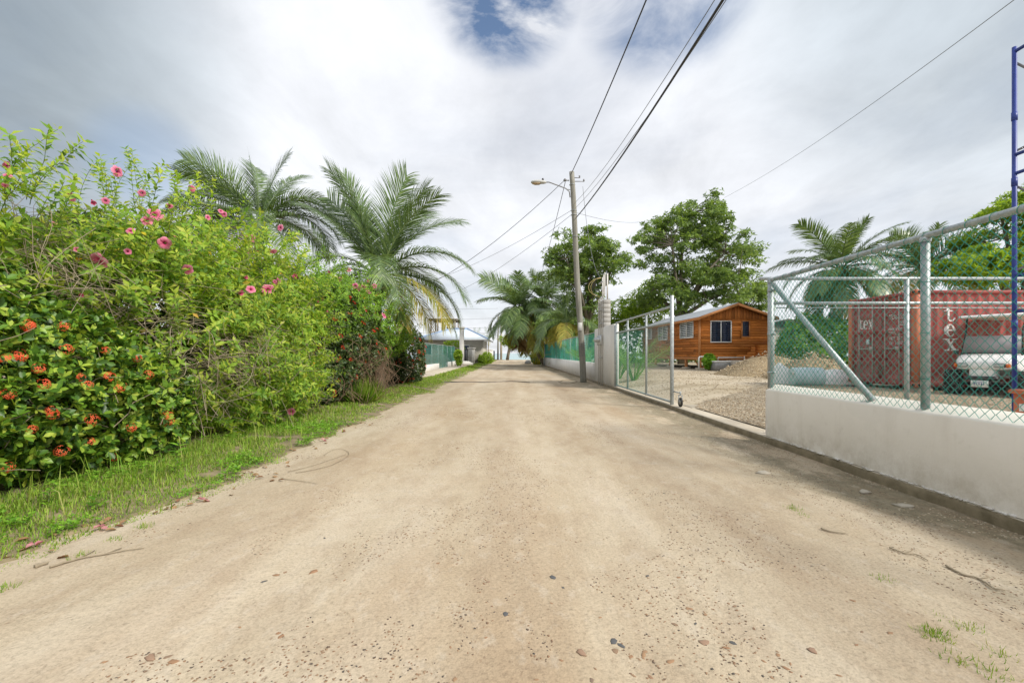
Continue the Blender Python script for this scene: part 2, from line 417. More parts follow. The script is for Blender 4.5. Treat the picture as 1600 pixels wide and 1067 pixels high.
M['blue'] = simple('blue_scaffold_paint', (.012,.030,.20), (.03,.06,.30), 7, .45)
M['greym'] = simple('grey_steel', (.16,.16,.16), (.26,.26,.26), 9, .5, .3)
M['barrel'] = simple('pale_blue_plastic', (.42,.54,.57), (.56,.66,.68), 2, .45)
M['pvc'] = simple('pvc_conduit', (.52,.50,.46), (.66,.64,.60), 5, .5)
M['meter'] = simple('meter_metal', (.42,.44,.45), (.58,.60,.61), 6, .35, .5)
M['cable'] = simple('black_cable', (.025,.025,.027), None, rough=.6)
M['cablegrey'] = simple('grey_cable', (.16,.17,.18), None, rough=.6)
M['yelcable'] = simple('yellow_cable', (.50,.40,.16), None, rough=.6)
M['pole'] = simple('weathered_pole', (.15,.145,.12), (.33,.32,.275), 3, .9, bump=.6, stretch=(6,6,.35))
M['lamp'] = simple('lamp_housing', (.40,.40,.38), (.52,.52,.50), 5, .5)
M['lamplens'] = simple('lamp_lens', (.34,.24,.14), (.48,.38,.25), 9, .3)
M['trunk'] = simple('palm_trunk', (.13,.10,.07), (.30,.25,.19), 3, .95, bump=.8, stretch=(1,1,5))
M['bark'] = simple('tree_bark', (.10,.085,.06), (.22,.19,.145), 4, .95, bump=.8, stretch=(3,3,.6))
M['twig'] = simple('dry_twig', (.19,.15,.10), (.42,.35,.25), 3, .95)
M['stem'] = simple('green_stem', (.10,.15,.03), (.16,.20,.06), 4, .7)
M['dryvine'] = simple('dry_vine', (.12,.075,.045), (.28,.19,.12), 2, .95)
M['husk'] = simple('coconut_husk', (.13,.07,.03), (.24,.15,.06), 4, .8)
M['stone'] = gravel_mat('stone', [(.23,.12,.07),(.30,.17,.10),(.26,.20,.14)], 4)
M['stoneo'] = NB('road_stone').m
b_ = NB('road_stone2'); b_.set(.85, 0, .3)
b_.col(b_.mix(1.0, b_.ramp(b_.rnd(), [(0,(.085,.086,.086)),(.10,(.15,.14,.125)),(.14,(.30,.175,.10)),(.6,(.34,.21,.12)),(1,(.24,.165,.11))]), b_.ramp(b_.noise(30,4,.6), [(.3,.75),(.7,1.15)]), 'MULTIPLY')); M['stoneo'] = b_.m
b_ = NB('pebble'); b_.set(.9, 0, .25)
b_.col(b_.ramp(b_.rnd(), [(0,(.20,.145,.095)),(.3,(.38,.29,.19)),(.6,(.50,.41,.29)),(.85,(.60,.53,.41)),(1,(.29,.225,.15))])); M['pebble'] = b_.m
M['water'] = NB('sea'); M['water'].set(.15, 0, .5); M['water'].col((.13,.36,.36)); M['water'].bump(M['water'].noise(.6, 4, .6), .3, .3); M['water'] = M['water'].m
M['roofblue'] = simple('pale_blue_roof', (.52,.59,.67), (.60,.66,.72), 2, .5)
M['roofedge'] = simple('blue_roof_edge', (.25,.36,.55), None, rough=.5)
M['beige'] = simple('beige_render', (.42,.39,.34), (.50,.47,.42), 2, .9)
M['gateblack'] = simple('black_gate', (.02,.02,.03), (.035,.035,.05), 2, .5)
M['brown'] = simple('weathered_timber', (.20,.17,.14), (.34,.30,.25), 3, .9)

# leaves
M['ixora'] = leafmat('ixora_leaf', [(.035,.085,.015),(.06,.14,.018),(.09,.20,.022),(.16,.30,.03),(.28,.42,.045),(.42,.50,.07)], .42, .25, .4)
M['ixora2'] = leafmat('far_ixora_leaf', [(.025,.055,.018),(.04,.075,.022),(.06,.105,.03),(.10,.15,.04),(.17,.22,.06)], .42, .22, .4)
M['alla'] = leafmat('allamanda_leaf', [(.13,.26,.045),(.20,.36,.05),(.28,.45,.055),(.36,.52,.065),(.45,.56,.075),(.54,.58,.10)], .5, .5, .3)
M['alla2'] = leafmat('far_allamanda_leaf', [(.12,.26,.04),(.18,.35,.045),(.25,.43,.05),(.33,.50,.06)], .5, .4, .3)
M['allayel'] = leafmat('yellow_leaf', [(.50,.40,.03),(.60,.48,.03),(.62,.34,.03)], .5, .4, .3)
M['palm'] = leafmat('palm_leaf', [(.075,.13,.05),(.115,.19,.065),(.16,.25,.085),(.23,.31,.11)], .34, .3, .6)
M['palmy'] = leafmat('yellowing_palm_leaf', [(.22,.28,.06),(.36,.34,.07),(.46,.36,.08),(.28,.30,.07)], .5, .3, .4)
M['palmd'] = leafmat('dead_palm_leaf', [(.22,.13,.05),(.33,.21,.09),(.15,.09,.045)], .8, .15, .2)
M['areca'] = leafmat('areca_leaf', [(.15,.24,.04),(.28,.34,.045),(.50,.42,.04),(.40,.38,.04)], .45, .35, .4)
M['treeA'] = leafmat('broad_tree_leaf', [(.10,.17,.06),(.15,.24,.07),(.21,.32,.085),(.29,.40,.10)], .45, .48, .35)
M['treeC'] = leafmat('bright_tree_leaf', [(.16,.27,.035),(.23,.37,.04),(.31,.46,.045),(.40,.52,.055)], .5, .5, .3)
M['hedge'] = leafmat('hedge_leaf', [(.08,.20,.03),(.13,.29,.04),(.18,.36,.05),(.26,.44,.06)], .5, .3, .3)
M['grass'] = leafmat('grass_blade', [(.13,.26,.03),(.19,.35,.035),(.26,.43,.04),(.34,.45,.07),(.42,.40,.15)], .6, .35, .25)
M['weed'] = leafmat('weed_leaf', [(.11,.27,.03),(.17,.37,.03),(.23,.44,.04),(.28,.48,.05)], .5, .35, .3)
M['litter'] = leafmat('dry_leaf', [(.16,.075,.035),(.28,.16,.08),(.36,.25,.13),(.22,.10,.06)], .8, .1, .2)
M['banana'] = leafmat('young_palm_leaf', [(.10,.22,.03),(.16,.32,.04),(.20,.36,.05)], .4, .35, .4)
def petal(name, c0, c1, c2, r0, r1):
    b = NB(name); b.set(.6, 0, .2); ln = b.n('ShaderNodeVectorMath', operation='LENGTH')
    sp = b.n('ShaderNodeMapping'); b.l(b.co(), sp.inputs[0]); sp.inputs['Scale'].default_value = (1, 1, 0); b.l(sp.outputs[0], ln.inputs[0])
    c = b.ramp(b.math('MULTIPLY', ln.outputs['Value'], 1.0), [(0, c0), (r0, c0), (r0 + .12, c1), (r1, c2)])
    b.col(b.mix(1.0, c, b.ramp(b.orand(), [(0, .85), (1, 1.15)]), 'MULTIPLY'))
    tr = b.n('ShaderNodeBsdfTranslucent'); b.l(c, tr.inputs[0]); ms = b.n('ShaderNodeMixShader'); ms.inputs[0].default_value = .3
    b.l(b.b.outputs[0], ms.inputs[1]); b.l(tr.outputs[0], ms.inputs[2]); b.l(ms.outputs[0], b.out.inputs[0]); return b.m
M['pink'] = petal('pink_petal', (.20,.01,.05), (.62,.09,.22), (.80,.30,.44), .16, .95)
M['orange'] = leafmat('ixora_petal', [(.82,.10,.045),(.86,.14,.06),(.88,.20,.09),(.86,.16,.07)], .6, .25, .2)
M['redfl'] = leafmat('red_ixora_petal', [(.62,.03,.02),(.72,.05,.03),(.75,.09,.04)], .6, .25, .2)
M['fadedpink'] = leafmat('faded_petal', [(.45,.16,.20),(.55,.28,.28),(.35,.12,.15)], .8, .2, .2)
# ------------------------------------------------------------------ ground, road, yard, sea
def sheet(name, xs, ys, zf, mat, smooth=True):
    X, Y = np.meshgrid(xs, ys); Z = zf(X, Y); nx = len(xs); ny = len(ys)
    i = (np.arange(ny - 1)[:, None] * nx + np.arange(nx - 1)[None]).ravel()
    me = mesh_np(name, np.stack([X, Y, Z], -1).reshape(-1, 3), [np.stack([i, i + 1, i + nx + 1, i + nx], 1)], mat, smooth)
    return structure(name, me)
def geo(a, b, n, q=1.0):
    t = np.linspace(0, 1, n) ** q; return a + (b - a) * t
def zground(X, Y):
    z = -.16 + 0 * X
    return np.where(Y > 106, -.16 - (Y - 106) * .13, z)
sheet('ground', np.concatenate([geo(-400, -14, 12), geo(-12, 40, 30), geo(44, 400, 12)]), np.concatenate([geo(-60, 0, 8), geo(3, 106, 40), geo(107, 113, 4)]), zground, M['sandb'])
def zroad(X, Y):
    z = .030 * (fbm(X, Y, .5, 3, 3) - .45) + .022 * (fbm(X, Y * .5, 1.7, 3, 9) - .45) + .012 * (fbm(X, Y, 7, 3, 5) - .45)
    z = z - .018 * np.exp(-((X + 1.35) / .4) ** 2) - .018 * np.exp(-((X - .75) / .45) ** 2)
    z = np.where(Y > 100, z - (Y - 100) * .02, z)
    return z
ysr = np.concatenate([geo(-8, 1.2, 14), geo(1.3, 9, 190), geo(9.08, 30, 130), geo(30.6, 107, 60)])
sheet('road', np.linspace(-3.75, 3.97, 150), ysr, zroad, M['road'])
def edge(Y): return -3.02 - .45 * np.exp(-((Y - 2.6) / 1.2) ** 2) + .30 * (vnoise(Y * 0, Y, .8, 2) - .5) + .22 * (vnoise(Y * 0, Y, 2.6, 4) - .5)
def zverge(X, Y):
    d = edge(Y) - X
    return np.where(d < 0, -.07 + d * .3, np.minimum(.006 + .10 * np.tanh(d * .35), .16)) + .035 * (fbm(X, Y, 1.4, 4, 21) - .45) * np.clip(d + .25, 0, 1)
ysv = np.concatenate([geo(-6, 1.8, 10), geo(2, 12, 110), geo(12.2, 27, 60), geo(28, 106, 30)])
sheet('grass_verge', np.concatenate([geo(-60, -9, 12), geo(-8.5, -4.6, 14), np.linspace(-4.5, -2.4, 44)]), ysv, zverge, M['soil'])
def zyard(X, Y):
    t = np.clip((X - 4.6) / 4.2, 0, 1); t2 = np.clip((Y - 9.5) / 7, 0, 1); t = np.maximum(t, t2 * np.clip((X - 4.2) / 2, 0, 1))
    return .085 + .27 * t * t * (3 - 2 * t) + .035 * (fbm(X, Y, .9, 4, 31) - .45)
sheet('yard', np.concatenate([np.linspace(4.2, 9, 50), geo(9.3, 60, 40)]), np.concatenate([np.linspace(-4, 16, 80), geo(16.5, 70, 50)]), zyard, M['yard'])
def zy(x, y): return float(zyard(np.array([float(x)]), np.array([float(y)]))[0])
# gravel bed spread behind the threshold (an irregular patch over the yard sand)
def zgrav(X, Y):
    lim = 11.2 + np.minimum(1.05 * (X - 4.3), 4.4) + 1.2 * (fbm(X, Y, .8, 3, 77) - .45)
    e = np.clip((lim - Y) / .5, -1, 1)
    return zyard(X, Y) + .035 * e + .015 * (fbm(X, Y, 9, 3, 71) - .45) - .003
structure('concrete_pad', MB().bbox((4.25, 10.75, .0), (5.15, 11.35, .118), .006).mesh('concrete_pad', M['conc']))
sheet('gravel_bed', np.linspace(4.34, 16, 110), np.linspace(-3, 16.5, 150), zgrav, M['gravel'])
structure('sea', mesh_np('sea', [(-4000,104,-.62),(4000,104,-.62),(4000,9000,-.62),(-4000,9000,-.62)], [[(0,1,2,3)]], M['water']))

# concrete footing and threshold along the right side
mb = MB()
ys = np.arange(-4, 52.1, .5)
def xw(y): return 3.95 if y < 21.9 else 3.95 - (y - 21.9) * .012
r2 = np.random.default_rng(3)
prof = []
for y in ys:
    x = xw(y) + r2.uniform(-.012, .012); prof.append([(x, y, -.1), (x + r2.uniform(-.008, .008), y, .05), (x + .012, y, .098), (x + .06, y, .104), (x + .36, y, .104), (x + .37, y, -.1)])
V = np.array(prof).reshape(-1, 3); n = 6; i = (np.arange(len(ys) - 1)[:, None] * n + np.arange(n - 1)[None]).ravel()
mb.add(V, [np.stack([i, i + n, i + n + 1, i + 1], 1)])
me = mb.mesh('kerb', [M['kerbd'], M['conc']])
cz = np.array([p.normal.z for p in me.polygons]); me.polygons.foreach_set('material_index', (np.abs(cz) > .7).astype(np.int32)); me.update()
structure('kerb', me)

# ------------------------------------------------------------------ chain link
def chain_link(org, u, width, z0, z1, cell, r, ns=4):
    """real diamonds: zigzag wires hooked into each other; u is the unit vector along the fence"""
    u = np.array(u, float); nrm = np.cross(u, [0, 0, 1.0]); h = cell / 2
    nw = int(width / h); nk = int((z1 - z0) / h) + 1
    k = np.arange(nk); V = []; F_ = []; base = 0
    ang = np.arange(ns) * 2 * math.pi / ns
    ring = np.stack([np.cos(ang), np.sin(ang)], 1) * r
    for i in range(nw):
        e = (k + i) % 2
        jit = rng.normal(0, .0016, nk)
        uu = i * h + e * h + jit; off = np.where(e == 1, r * .9, -r * .9) * 1.0
        pts = np.array(org)[None] + uu[:, None] * u + off[:, None] * nrm; pts[:, 2] = z0 + k * h + rng.normal(0, .001, nk)
        # ring in the plane (perp. to diagonal approx): use nrm and the in-plane vector perpendicular to each diagonal averaged = u
        vv = pts[:, None] + ring[None, :, 0, None] * u * 1.25 + ring[None, :, 1, None] * nrm
        V.append(vv.reshape(-1, 3))
        a = np.arange(nk - 1)[:, None] * ns; q = np.arange(ns)[None]; q2 = (q + 1) % ns
        F_.append(np.stack([a + q, a + q2, a + ns + q2, a + ns + q], -1).reshape(-1, 4) + base); base += nk * ns
    return np.concatenate(V), np.concatenate(F_)
def link_part(parent, name, mat, *a, **k):
    V, Fc = chain_link(*a, **k); mb = MB(); mb.add(V, [Fc]); o = mb.build(name, mat, parent); o['kind'] = 'stuff'; return o

# near wall with its fence
FX = 4.06
t = thing('plaster_wall', 'low off-white plaster wall carrying the near chain-link fence', 'wall', (4.08, 2, .10))
mb = MB(); yy = np.concatenate([np.arange(-3.5, 7.1, .12), [7.15]]); rr = np.random.default_rng(5)
prof = []
for y in yy:
    j = (fbm(np.array([y]), np.array([0.3]), 1.6, 3, 8)[0] - .45) * .03; j2 = (vnoise(np.array([y]), np.array([3.]), 9, 8)[0] - .5) * .022
    prof.append([(3.985 + j2 * .7, y, .108), (3.982, y, .14 + j2), (3.985, y, .5), (3.985, y, .812 + j), (3.994, y, .832 + j), (4.02, y, .845 + j), (4.15, y, .915 + j * .5), (4.19, y, .91), (4.195, y, .108)])
V = np.array(prof).reshape(-1, 3); n = 9; i = (np.arange(len(yy) - 1)[:, None] * n + np.arange(n - 1)[None]).ravel()
mb.add(V, [np.stack([i, i + n, i + n + 1, i + 1], 1), [tuple((len(yy) - 1) * n + np.arange(n))], [tuple(np.arange(n)[::-1])]])
mb.build('wall_body', M['plaster'], t)
# flaking mortar lip along the foot of the wall
mb = MB(); y = -1.0
while y < 7.0:
    ln = rr.uniform(.02, .10); w_ = rr.uniform(.012, .045); z = .104
    if rr.random() < .8:
        x0 = 3.975 - w_ * .35
        pts = [(x0 + rr.uniform(-.012, .012), y, z), (x0 + rr.uniform(-.015, .01), y + ln * .5, z), (x0 + rr.uniform(-.01, .012), y + ln, z), (3.995, y + ln, z), (3.995, y, z)]
        mb.poly_ex(pts, (0, 0, rr.uniform(.006, .02)))
    y += ln * rr.uniform(.8, 1.3)
o = mb.build('mortar_flakes', M['whitewall'], t); o['kind'] = 'stuff'

t = thing('chain_link_fence', 'near green chain-link fence of galvanised pipe standing on the plaster wall', 'fence', (FX, 2, .86))
for y in (7.14, 4.47, 1.8):
    mb = MB(); mb.tube([(FX, y, .86), (FX, y, 2.52)], .044 if y > 7 else .038, 16)
    if y < 7: mb.lathe([(.045, 0), (.048, .03), (.04, .05)], 16, (FX, y, 2.49))
    mb.build('fence_post', M['galv'], t, True)
mb = MB(); mb.lathe([(.049, 0), (.051, .035), (.04, .07), (.012, .10), (0, .102)], 16, (FX, 7.14, 2.5)); mb.build('post_cap', M['galv'], t, True)
mb = MB(); mb.tube([(FX, 7.11, 2.545), (FX, 5, 2.55), (FX, 3, 2.55), (FX, -2, 2.55)], .031, 14); mb.build('top_rail', M['galv'], t, True)
mb = MB(); mb.tube([(FX, 7.06, 2.46), (FX, 5.12, .87)], .036, 14); mb.build('brace', M['galv'], t, True)
for z in (2.38, 1.7, 1.1):
    mb = MB(); mb.lathe([(.046, -.016), (.050, -.016), (.050, .016), (.046, .016)], 14, (FX, 7.14, z)); mb.box((FX - .012, 7.03, z - .014), (FX + .012, 7.092, z + .014)); mb.build('clamp', M['galv'], t)
link_part(t, 'chain_link', M['vinyl'], (FX - .045, -1.9, 0), (0, 1, 0), 9.0, .845, 2.56, .088, .0029)
mb = MB()   # tie wires round the top rail
for y in np.arange(-1, 7, .21):
    a = np.linspace(0, 2 * math.pi, 9); mb.tube([(FX + .036 * math.cos(q), y + .012 * q - .03, 2.55 + .036 * math.sin(q)) for q in a], .0025, 4)
for yp in (4.47,):
    for z in (1.15, 1.6, 2.1):
        a = np.linspace(0, 2 * math.pi, 11); mb.tube([(FX + .041 * math.cos(q), yp + .041 * math.sin(q), z) for q in a], .003, 4)
o = mb.build('tie_wires', M['vinyl'], t); o['kind'] = 'stuff'

# gate leaf swung open into the yard
t = thing('gate_leaf', 'pipe-framed mesh gate leaf swung open in front of the red container', 'gate', (6.3, 7.32, .1))
GY = 7.32
mb = MB(); mb.tube([(3.99, GY, 2.60), (8.6, GY, 2.60)], .026, 12); mb.build('top_rail', M['galv'], t, True)
mb = MB(); mb.tube([(4.2, GY, 2.205), (8.6, GY, 2.205)], .026, 12); mb.build('middle_rail', M['galv'], t, True)
mb = MB(); mb.tube([(4.2, GY, .24), (8.6, GY, .24)], .026, 12); mb.build('bottom_rail', M['galv'], t, True)
for x in (6.35, 8.6): mb = MB(); mb.tube([(x, GY + .002, .2), (x, GY + .002, 2.6)], .034, 12); mb.build('upright', M['galv'], t, True)
mb = MB(); mb.tube([(4.20, GY, .2), (4.20, GY, 2.2)], .018, 10); mb.build('hinge_bar', M['galv'], t, True)
for z in (.6, 1.5, 2.0):
    mb = MB(); mb.tube([(4.09, 7.2, z), (4.20, GY, z)], .014, 8); mb.lathe([(.024, -.04), (.024, .04)], 10, (4.2, GY, z)); mb.build('hinge', M['galv'], t, True)
mb = MB(); mb.tube([(4.25, GY - .01, 2.13), (8.55, GY - .01, 2.13)], .009, 6); mb.build('tension_bar', M['galv'], t, True)
link_part(t, 'chain_link', M['galvwire'], (4.24, GY - .02, 0), (1, 0, 0), 4.3, .26, 2.15, .095, .0016)

# closed gate leaf with a wheel
t = thing('gate_leaf', 'tall mesh gate leaf rolled half shut, with a small wheel at its end', 'gate', (4.02, 14.5, .104))
GX = 4.04
for z, nm in ((2.58, 'top_rail'), (2.19, 'middle_rail'), (.17, 'bottom_rail')):
    mb = MB(); mb.tube([(GX, 17.62, z), (GX, 11.55, z)], .03, 10); mb.build(nm, M['galv'], t, True)
for y in (17.6, 15.9, 13.7): mb = MB(); mb.tube([(GX + .002, y, .14), (GX + .002, y, 2.58)], .034, 10); mb.build('upright', M['galv'], t, True)
mb = MB(); mb.bbox((GX - .038, 11.46, .11), (GX + .038, 11.535, 2.86), .006); mb.build('end_post', M['galv'], t)
link_part(t, 'chain_link', M['galvwire'], (GX - .032, 11.55, 0), (0, 1, 0), 2.15, .18, 2.18, .085, .0020)
link_part(t, 'chain_link', M['vinylpale'], (GX - .032, 13.72, 0), (0, 1, 0), 3.86, .18, 2.18, .085, .0018)
wl_ = MB(); a = np.linspace(0, 2 * math.pi, 17)
WX, WY, WZ = GX + .03, 11.0, .104 + .115
wl_.lathe([(.072, -.022), (.105, -.024), (.115, -.012), (.115, .012), (.105, .024), (.072, .022)], 24, (WX, WY, WZ), 'x')
wo_ = wl_.build('wheel', M['rubber'], t, True)
mb = MB(); mb.lathe([(0, -.03), (.02, -.03), (.022, -.012), (.07, -.016), (.074, 0), (.07, .016), (.022, .012), (.02, .03), (0, .03)], 20, (WX, WY, WZ), 'x'); mb.build('rim', M['chrome'], wo_, True)
mb = MB(); mb.box((WX - .045, WY - .02, WZ - .02), (WX - .037, WY + .02, WZ + .16)); mb.box((WX + .037, WY - .02, WZ - .02), (WX + .045, WY + .02, WZ + .16)); mb.box((WX - .045, WY - .025, WZ + .16), (WX + .045, WY + .025, WZ + .17))
mb.tube([(WX, WY, WZ + .17), (WX, WY, WZ + .26)], .02, 10); mb.tube([(WX, WY, WZ + .22), (WX, WY + .45, WZ + .22)], .016, 8); mb.build('wheel_bracket', M['galv'], t)

# pier wall, conduits, meters
t = thing('pier_wall', 'tall white plaster wall pier beside the mesh gate', 'wall', (4.07, 19.8, .104))
mb = MB(); mb.bbox((3.975, 17.75, .106), (4.17, 21.9, 2.55), .012); mb.build('wall_body', M['whitewall'], t)
mb = MB(); mb.bbox((3.985, 17.66, .106), (4.10, 17.745, 2.5), .006); mb.build('gate_jamb', M['galv'], t)
t = thing('block_column', 'grey concrete block column rising above the white wall pier', 'column', (4.1, 20.2, 2.55))
k = 0
for c in range(6):
    z0 = 2.553 + c * .198
    for (ya, yb) in (((19.7, 20.22), (20.225, 20.75)) if c % 2 == 0 else ((19.7, 19.96), (19.965, 20.485), (20.49, 20.75))):
        mb = MB(); j = rr.uniform(-.0015, .0015); mb.bbox((3.97 + j, ya, z0), (4.27 + j, yb, z0 + .19), .002); mb.build('block', M['block'], t)
mb = MB(); mb.box((3.975, 19.705, 2.552), (4.262, 20.742, 3.73)); mb.build('mortar', M['conc'], t)
t = thing('electric_riser', 'bundle of PVC conduits with round metal electricity meters on the white pier', 'conduits', (3.9, 20.2, .0))
for q, (y, x) in enumerate(((19.82, 3.93), (20.22, 3.93), (20.64, 3.93))):
    mb = MB(); mb.tube([(x - .0, y, -.05), (x, y, 3.7), (x + .01, y, 3.82), (x + .09 + q * .03, y - .12, 3.95), (x + .09 + q * .03, y - .12, 4.9 - q * .04)], .022, 10); mb.build('conduit', M['pvc'], t, True)
mb = MB(); mb.tube([(4.14, 19.75, 3.73), (4.14, 19.75, 4.86)], .035, 10); mb.build('conduit', M['pvc'], t, True)
for (y, z) in ((20.0, 1.98), (20.42, 1.98)):
    mb = MB(); mb.bbox((3.83, y - .17, z - .22), (3.935, y + .17, z + .22), .02); o = mb.build('meter_box', M['meter'], t)
    mb = MB(); mb.lathe([(0, -.16), (.07, -.15), (.10, -.11), (.11, 0)], 18, (3.83, y, z + .02), 'x'); mb.xf(Matrix.Identity(4)); mb.build('meter_dome', M['meter'], o, True)
for z in (1.2, 2.7, 3.3, 4.5):
    mb = MB(); mb.box((3.895, 19.86, z), (3.975, 20.55, z + .035)); mb.build('strap', M['meter'], t)
mb = MB()
for q in range(2):
    a = np.linspace(.1, 2.9, 14); mb.tube([(3.98 - (.62 - .12 * q) * math.sin(s), 20.0 + .1 * q, 4.72 - .42 * (1 - math.cos(s))) for s in a], .010, 6)
mb.build('cable_loop', M['yelcable'], t, True)
mb = MB(); a = np.linspace(.3, 2.9, 12); mb.tube([(3.85 - .3 * math.sin(s), 20.1, 4.7 - .45 * (1 - math.cos(s))) for s in a], .014, 6); mb.build('cable_loop', M['cable'], t, True)

# long far fence on a low white wall
t = thing('low_wall', 'long low white wall running down the right side of the road', 'wall', (3.9, 36, .1))
mb = MB(); A = Vector((3.975, 21.9, 0)); B = Vector((3.61, 52, 0))
mb.poly_ex([(A.x, A.y, .105), (A.x + .2, A.y, .105), (B.x + .2, B.y, .105), (B.x, B.y, .105)], (0, 0, .83)); mb.build('wall_body', M['whitewall'], t)
t = thing('chain_link_fence', 'long teal chain-link fence standing on the low white wall beyond the pole', 'fence', (3.9, 36, .94))
dv = (B - A).normalized(); ln = (B - A).length; ax = A + Vector((.1, 0, 0))
for i in range(11):
    p = ax + dv * (ln * (i + .15) / 10.4); mb = MB(); mb.tube([(p.x, p.y, .94), (p.x, p.y, 2.42)], .03, 8); mb.build('fence_post', M['galv'], t, True)
mb = MB(); mb.tube([(ax.x, ax.y, 2.42), (ax.x + dv.x * ln, ax.y + dv.y * ln, 2.42)], .022, 8); mb.build('top_rail', M['galv'], t, True)
link_part(t, 'chain_link', M['tealwire'], (ax.x - .03, ax.y, 0), tuple(dv), ln, .94, 2.42, .085, .0021, ns=3)
p = A + dv * (ln * .93); mb = MB(); mb.tube([(p.x - .06, p.y, .0), (p.x - .06, p.y, 2.5)], .05, 8); solo(mb, 'steel_post', M['galv'], 'thin grey steel post against the far end of the low white wall', 'post', (p.x, p.y, 0), smooth=True)

# ------------------------------------------------------------------ wooden house
HX0, HX1, HY0, HY1 = 11.9, 16.35, 28.9, 41.5; HZ0, HZ1 = 1.16, 3.70; PKX = (HX0 + HX1) / 2; PKZ = 4.50
house = thing('wooden_house', 'small orange-brown wooden cabin on stilts behind the gate', 'house', (PKX, 35, .35))
mb = MB(); mb.poly_ex([(HX0 + .03, HY0 + .03, HZ0), (HX1 - .03, HY0 + .03, HZ0), (HX1 - .03, HY0 + .03, HZ1), (PKX, HY0 + .03, PKZ), (HX0 + .03, HY0 + .03, HZ1)], (0, HY1 - HY0 - .06, 0))
mb.build('wall_core', M['dark'], house)
CH = .165; ncr = 15
for c in range(ncr):
    z0 = HZ0 + c * CH
    # front courses: two boards with a staggered butt joint
    cut = HX0 + (HX1 - HX0) * rr.uniform(.25, .75)
    for (xa, xb) in ((HX0 + .08, cut - .002), (cut + .002, HX1 - .02)):
        mb = MB(); mb.poly_ex([(xa, HY0 + .03, z0), (xa, HY0 - .012 - .01, z0 + .004), (xa, HY0 + .002, z0 + CH + .004), (xa, HY0 + .03, z0 + CH)], (xb - xa, 0, 0)); mb.build('plank', M['woodf'], house)
    ycs = [HY0 + .08] + sorted(HY0 + (HY1 - HY0) * (k + rr.uniform(.2, .8)) / 3 for k in range(3)) + [HY1]
    for ya, yb in zip(ycs[:-1], ycs[1:]):
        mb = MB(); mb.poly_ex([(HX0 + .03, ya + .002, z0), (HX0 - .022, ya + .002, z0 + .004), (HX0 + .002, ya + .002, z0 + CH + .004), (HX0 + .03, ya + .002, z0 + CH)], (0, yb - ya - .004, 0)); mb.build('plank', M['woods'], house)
# gable boards
gz = HZ0 + ncr * CH
nb = 24; gw = (HX1 - HX0 + .1) / nb
for i in range(nb):
    xa = HX0 - .05 + i * gw; xm = xa + gw / 2
    zt = PKZ - .02 - abs(xm - PKX) * (PKZ - HZ1) / (PKX - HX0)
    b0 = rr.uniform(-.02, .02)
    if zt - gz < .03: continue
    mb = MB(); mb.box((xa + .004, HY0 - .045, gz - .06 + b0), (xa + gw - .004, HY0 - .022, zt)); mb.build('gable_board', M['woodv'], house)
# corner boards
mb = MB(); mb.bbox((HX0 - .035, HY0 - .035, HZ0 - .12), (HX0 + .08, HY0 + .08, HZ1 + .02), .006); mb.build('corner_board', M['woodt'], house)
# floor beam and deck edge
mb = MB(); mb.box((HX0 + .02, HY0 + .0, HZ0 - .2), (HX1 - .02, HY0 + .1, HZ0 - .004)); mb.box((HX0, HY0 + .12, HZ0 - .2), (HX0 + .1, HY1, HZ0 - .004)); mb.build('floor_beam', M['woodt'], house)
for (x, y) in ((HX0 + .08, HY0 + .12), (HX0 + .08, HY0 + 2.4), (HX0 + .08, HY0 + 5.5), (HX0 + .08, HY0 + 9), (HX0 + 2.2, HY0 + .25), (HX1 - .1, HY0 + .25), (HX0 + 2.2, HY0 + 4), (HX1 - .2, HY0 + 4), (HX0 + 2.2, HY0 + 8), (HX1 - .2, HY0 + 8)):
    g = zy(x, y); mb = MB(); mb.bbox((x - .08, y - .08, g + .1), (x + .08, y + .08, HZ0 - .2), .006); s_ = mb.build('stilt', M['woodt'], house)
    mb = MB(); mb.bbox((x - .24, y - .2, g - .05), (x + .24, y + .2, g + .12), .02); mb.build('footing', M['conc'], s_)
mb = MB(); mb.tube([(HX0 + .12, HY0 + .1, HZ0 - .75), (HX0 + .12, HY0 + 1.0, HZ0 - .2)], .05, 4); mb.build('diagonal_strut', M['woodt'], house)
mb = MB(); mb.tube([(HX0 + .15, HY0 + .1, HZ0 - .75), (HX0 + .8, HY0 + .1, HZ0 - .2)], .05, 4); mb.build('diagonal_strut', M['woodt'], house)
# roof: corrugated sheets, each its own part
ovy, ovx = .55, .30; sl = (PKZ - HZ1) / (PKX - HX0)
def roofsheet(side, y0, y1):
    nx = max(2, int((y1 - y0) / .038)); ys = np.linspace(y0, y1, nx)
    zc_ = .009 * np.cos((ys - HY0) / .152 * 2 * math.pi * 1.0)
    xe = HX0 - ovx if side < 0 else HX1 + ovx
    ze = PKZ + .07 - abs(xe - PKX) * sl
    V = [];
    for zz in (0, -.006):
        V += [(PKX, y, PKZ + .07 + c + zz) for y, c in zip(ys, zc_)] + [(xe, y, ze + c + zz) for y, c in zip(ys, zc_)]
    i = np.arange(nx - 1); m = MB(); q = np.stack([i, i + 1, i + 1 + nx, i + nx], 1); m.add(V, [q, q[:, ::-1] + 2 * nx])
    return m
roof = thing('x', 'x', 'x'); bpy.data.objects.remove(roof)
rf = None
for side in (-1, 1):
    y = HY0 - ovy
    while y < HY1 + .4:
        y2 = min(y + .9, HY1 + .5); roofsheet(side, y, y2 + .02).build('roof_sheet', M['zinc'], house); y = y2
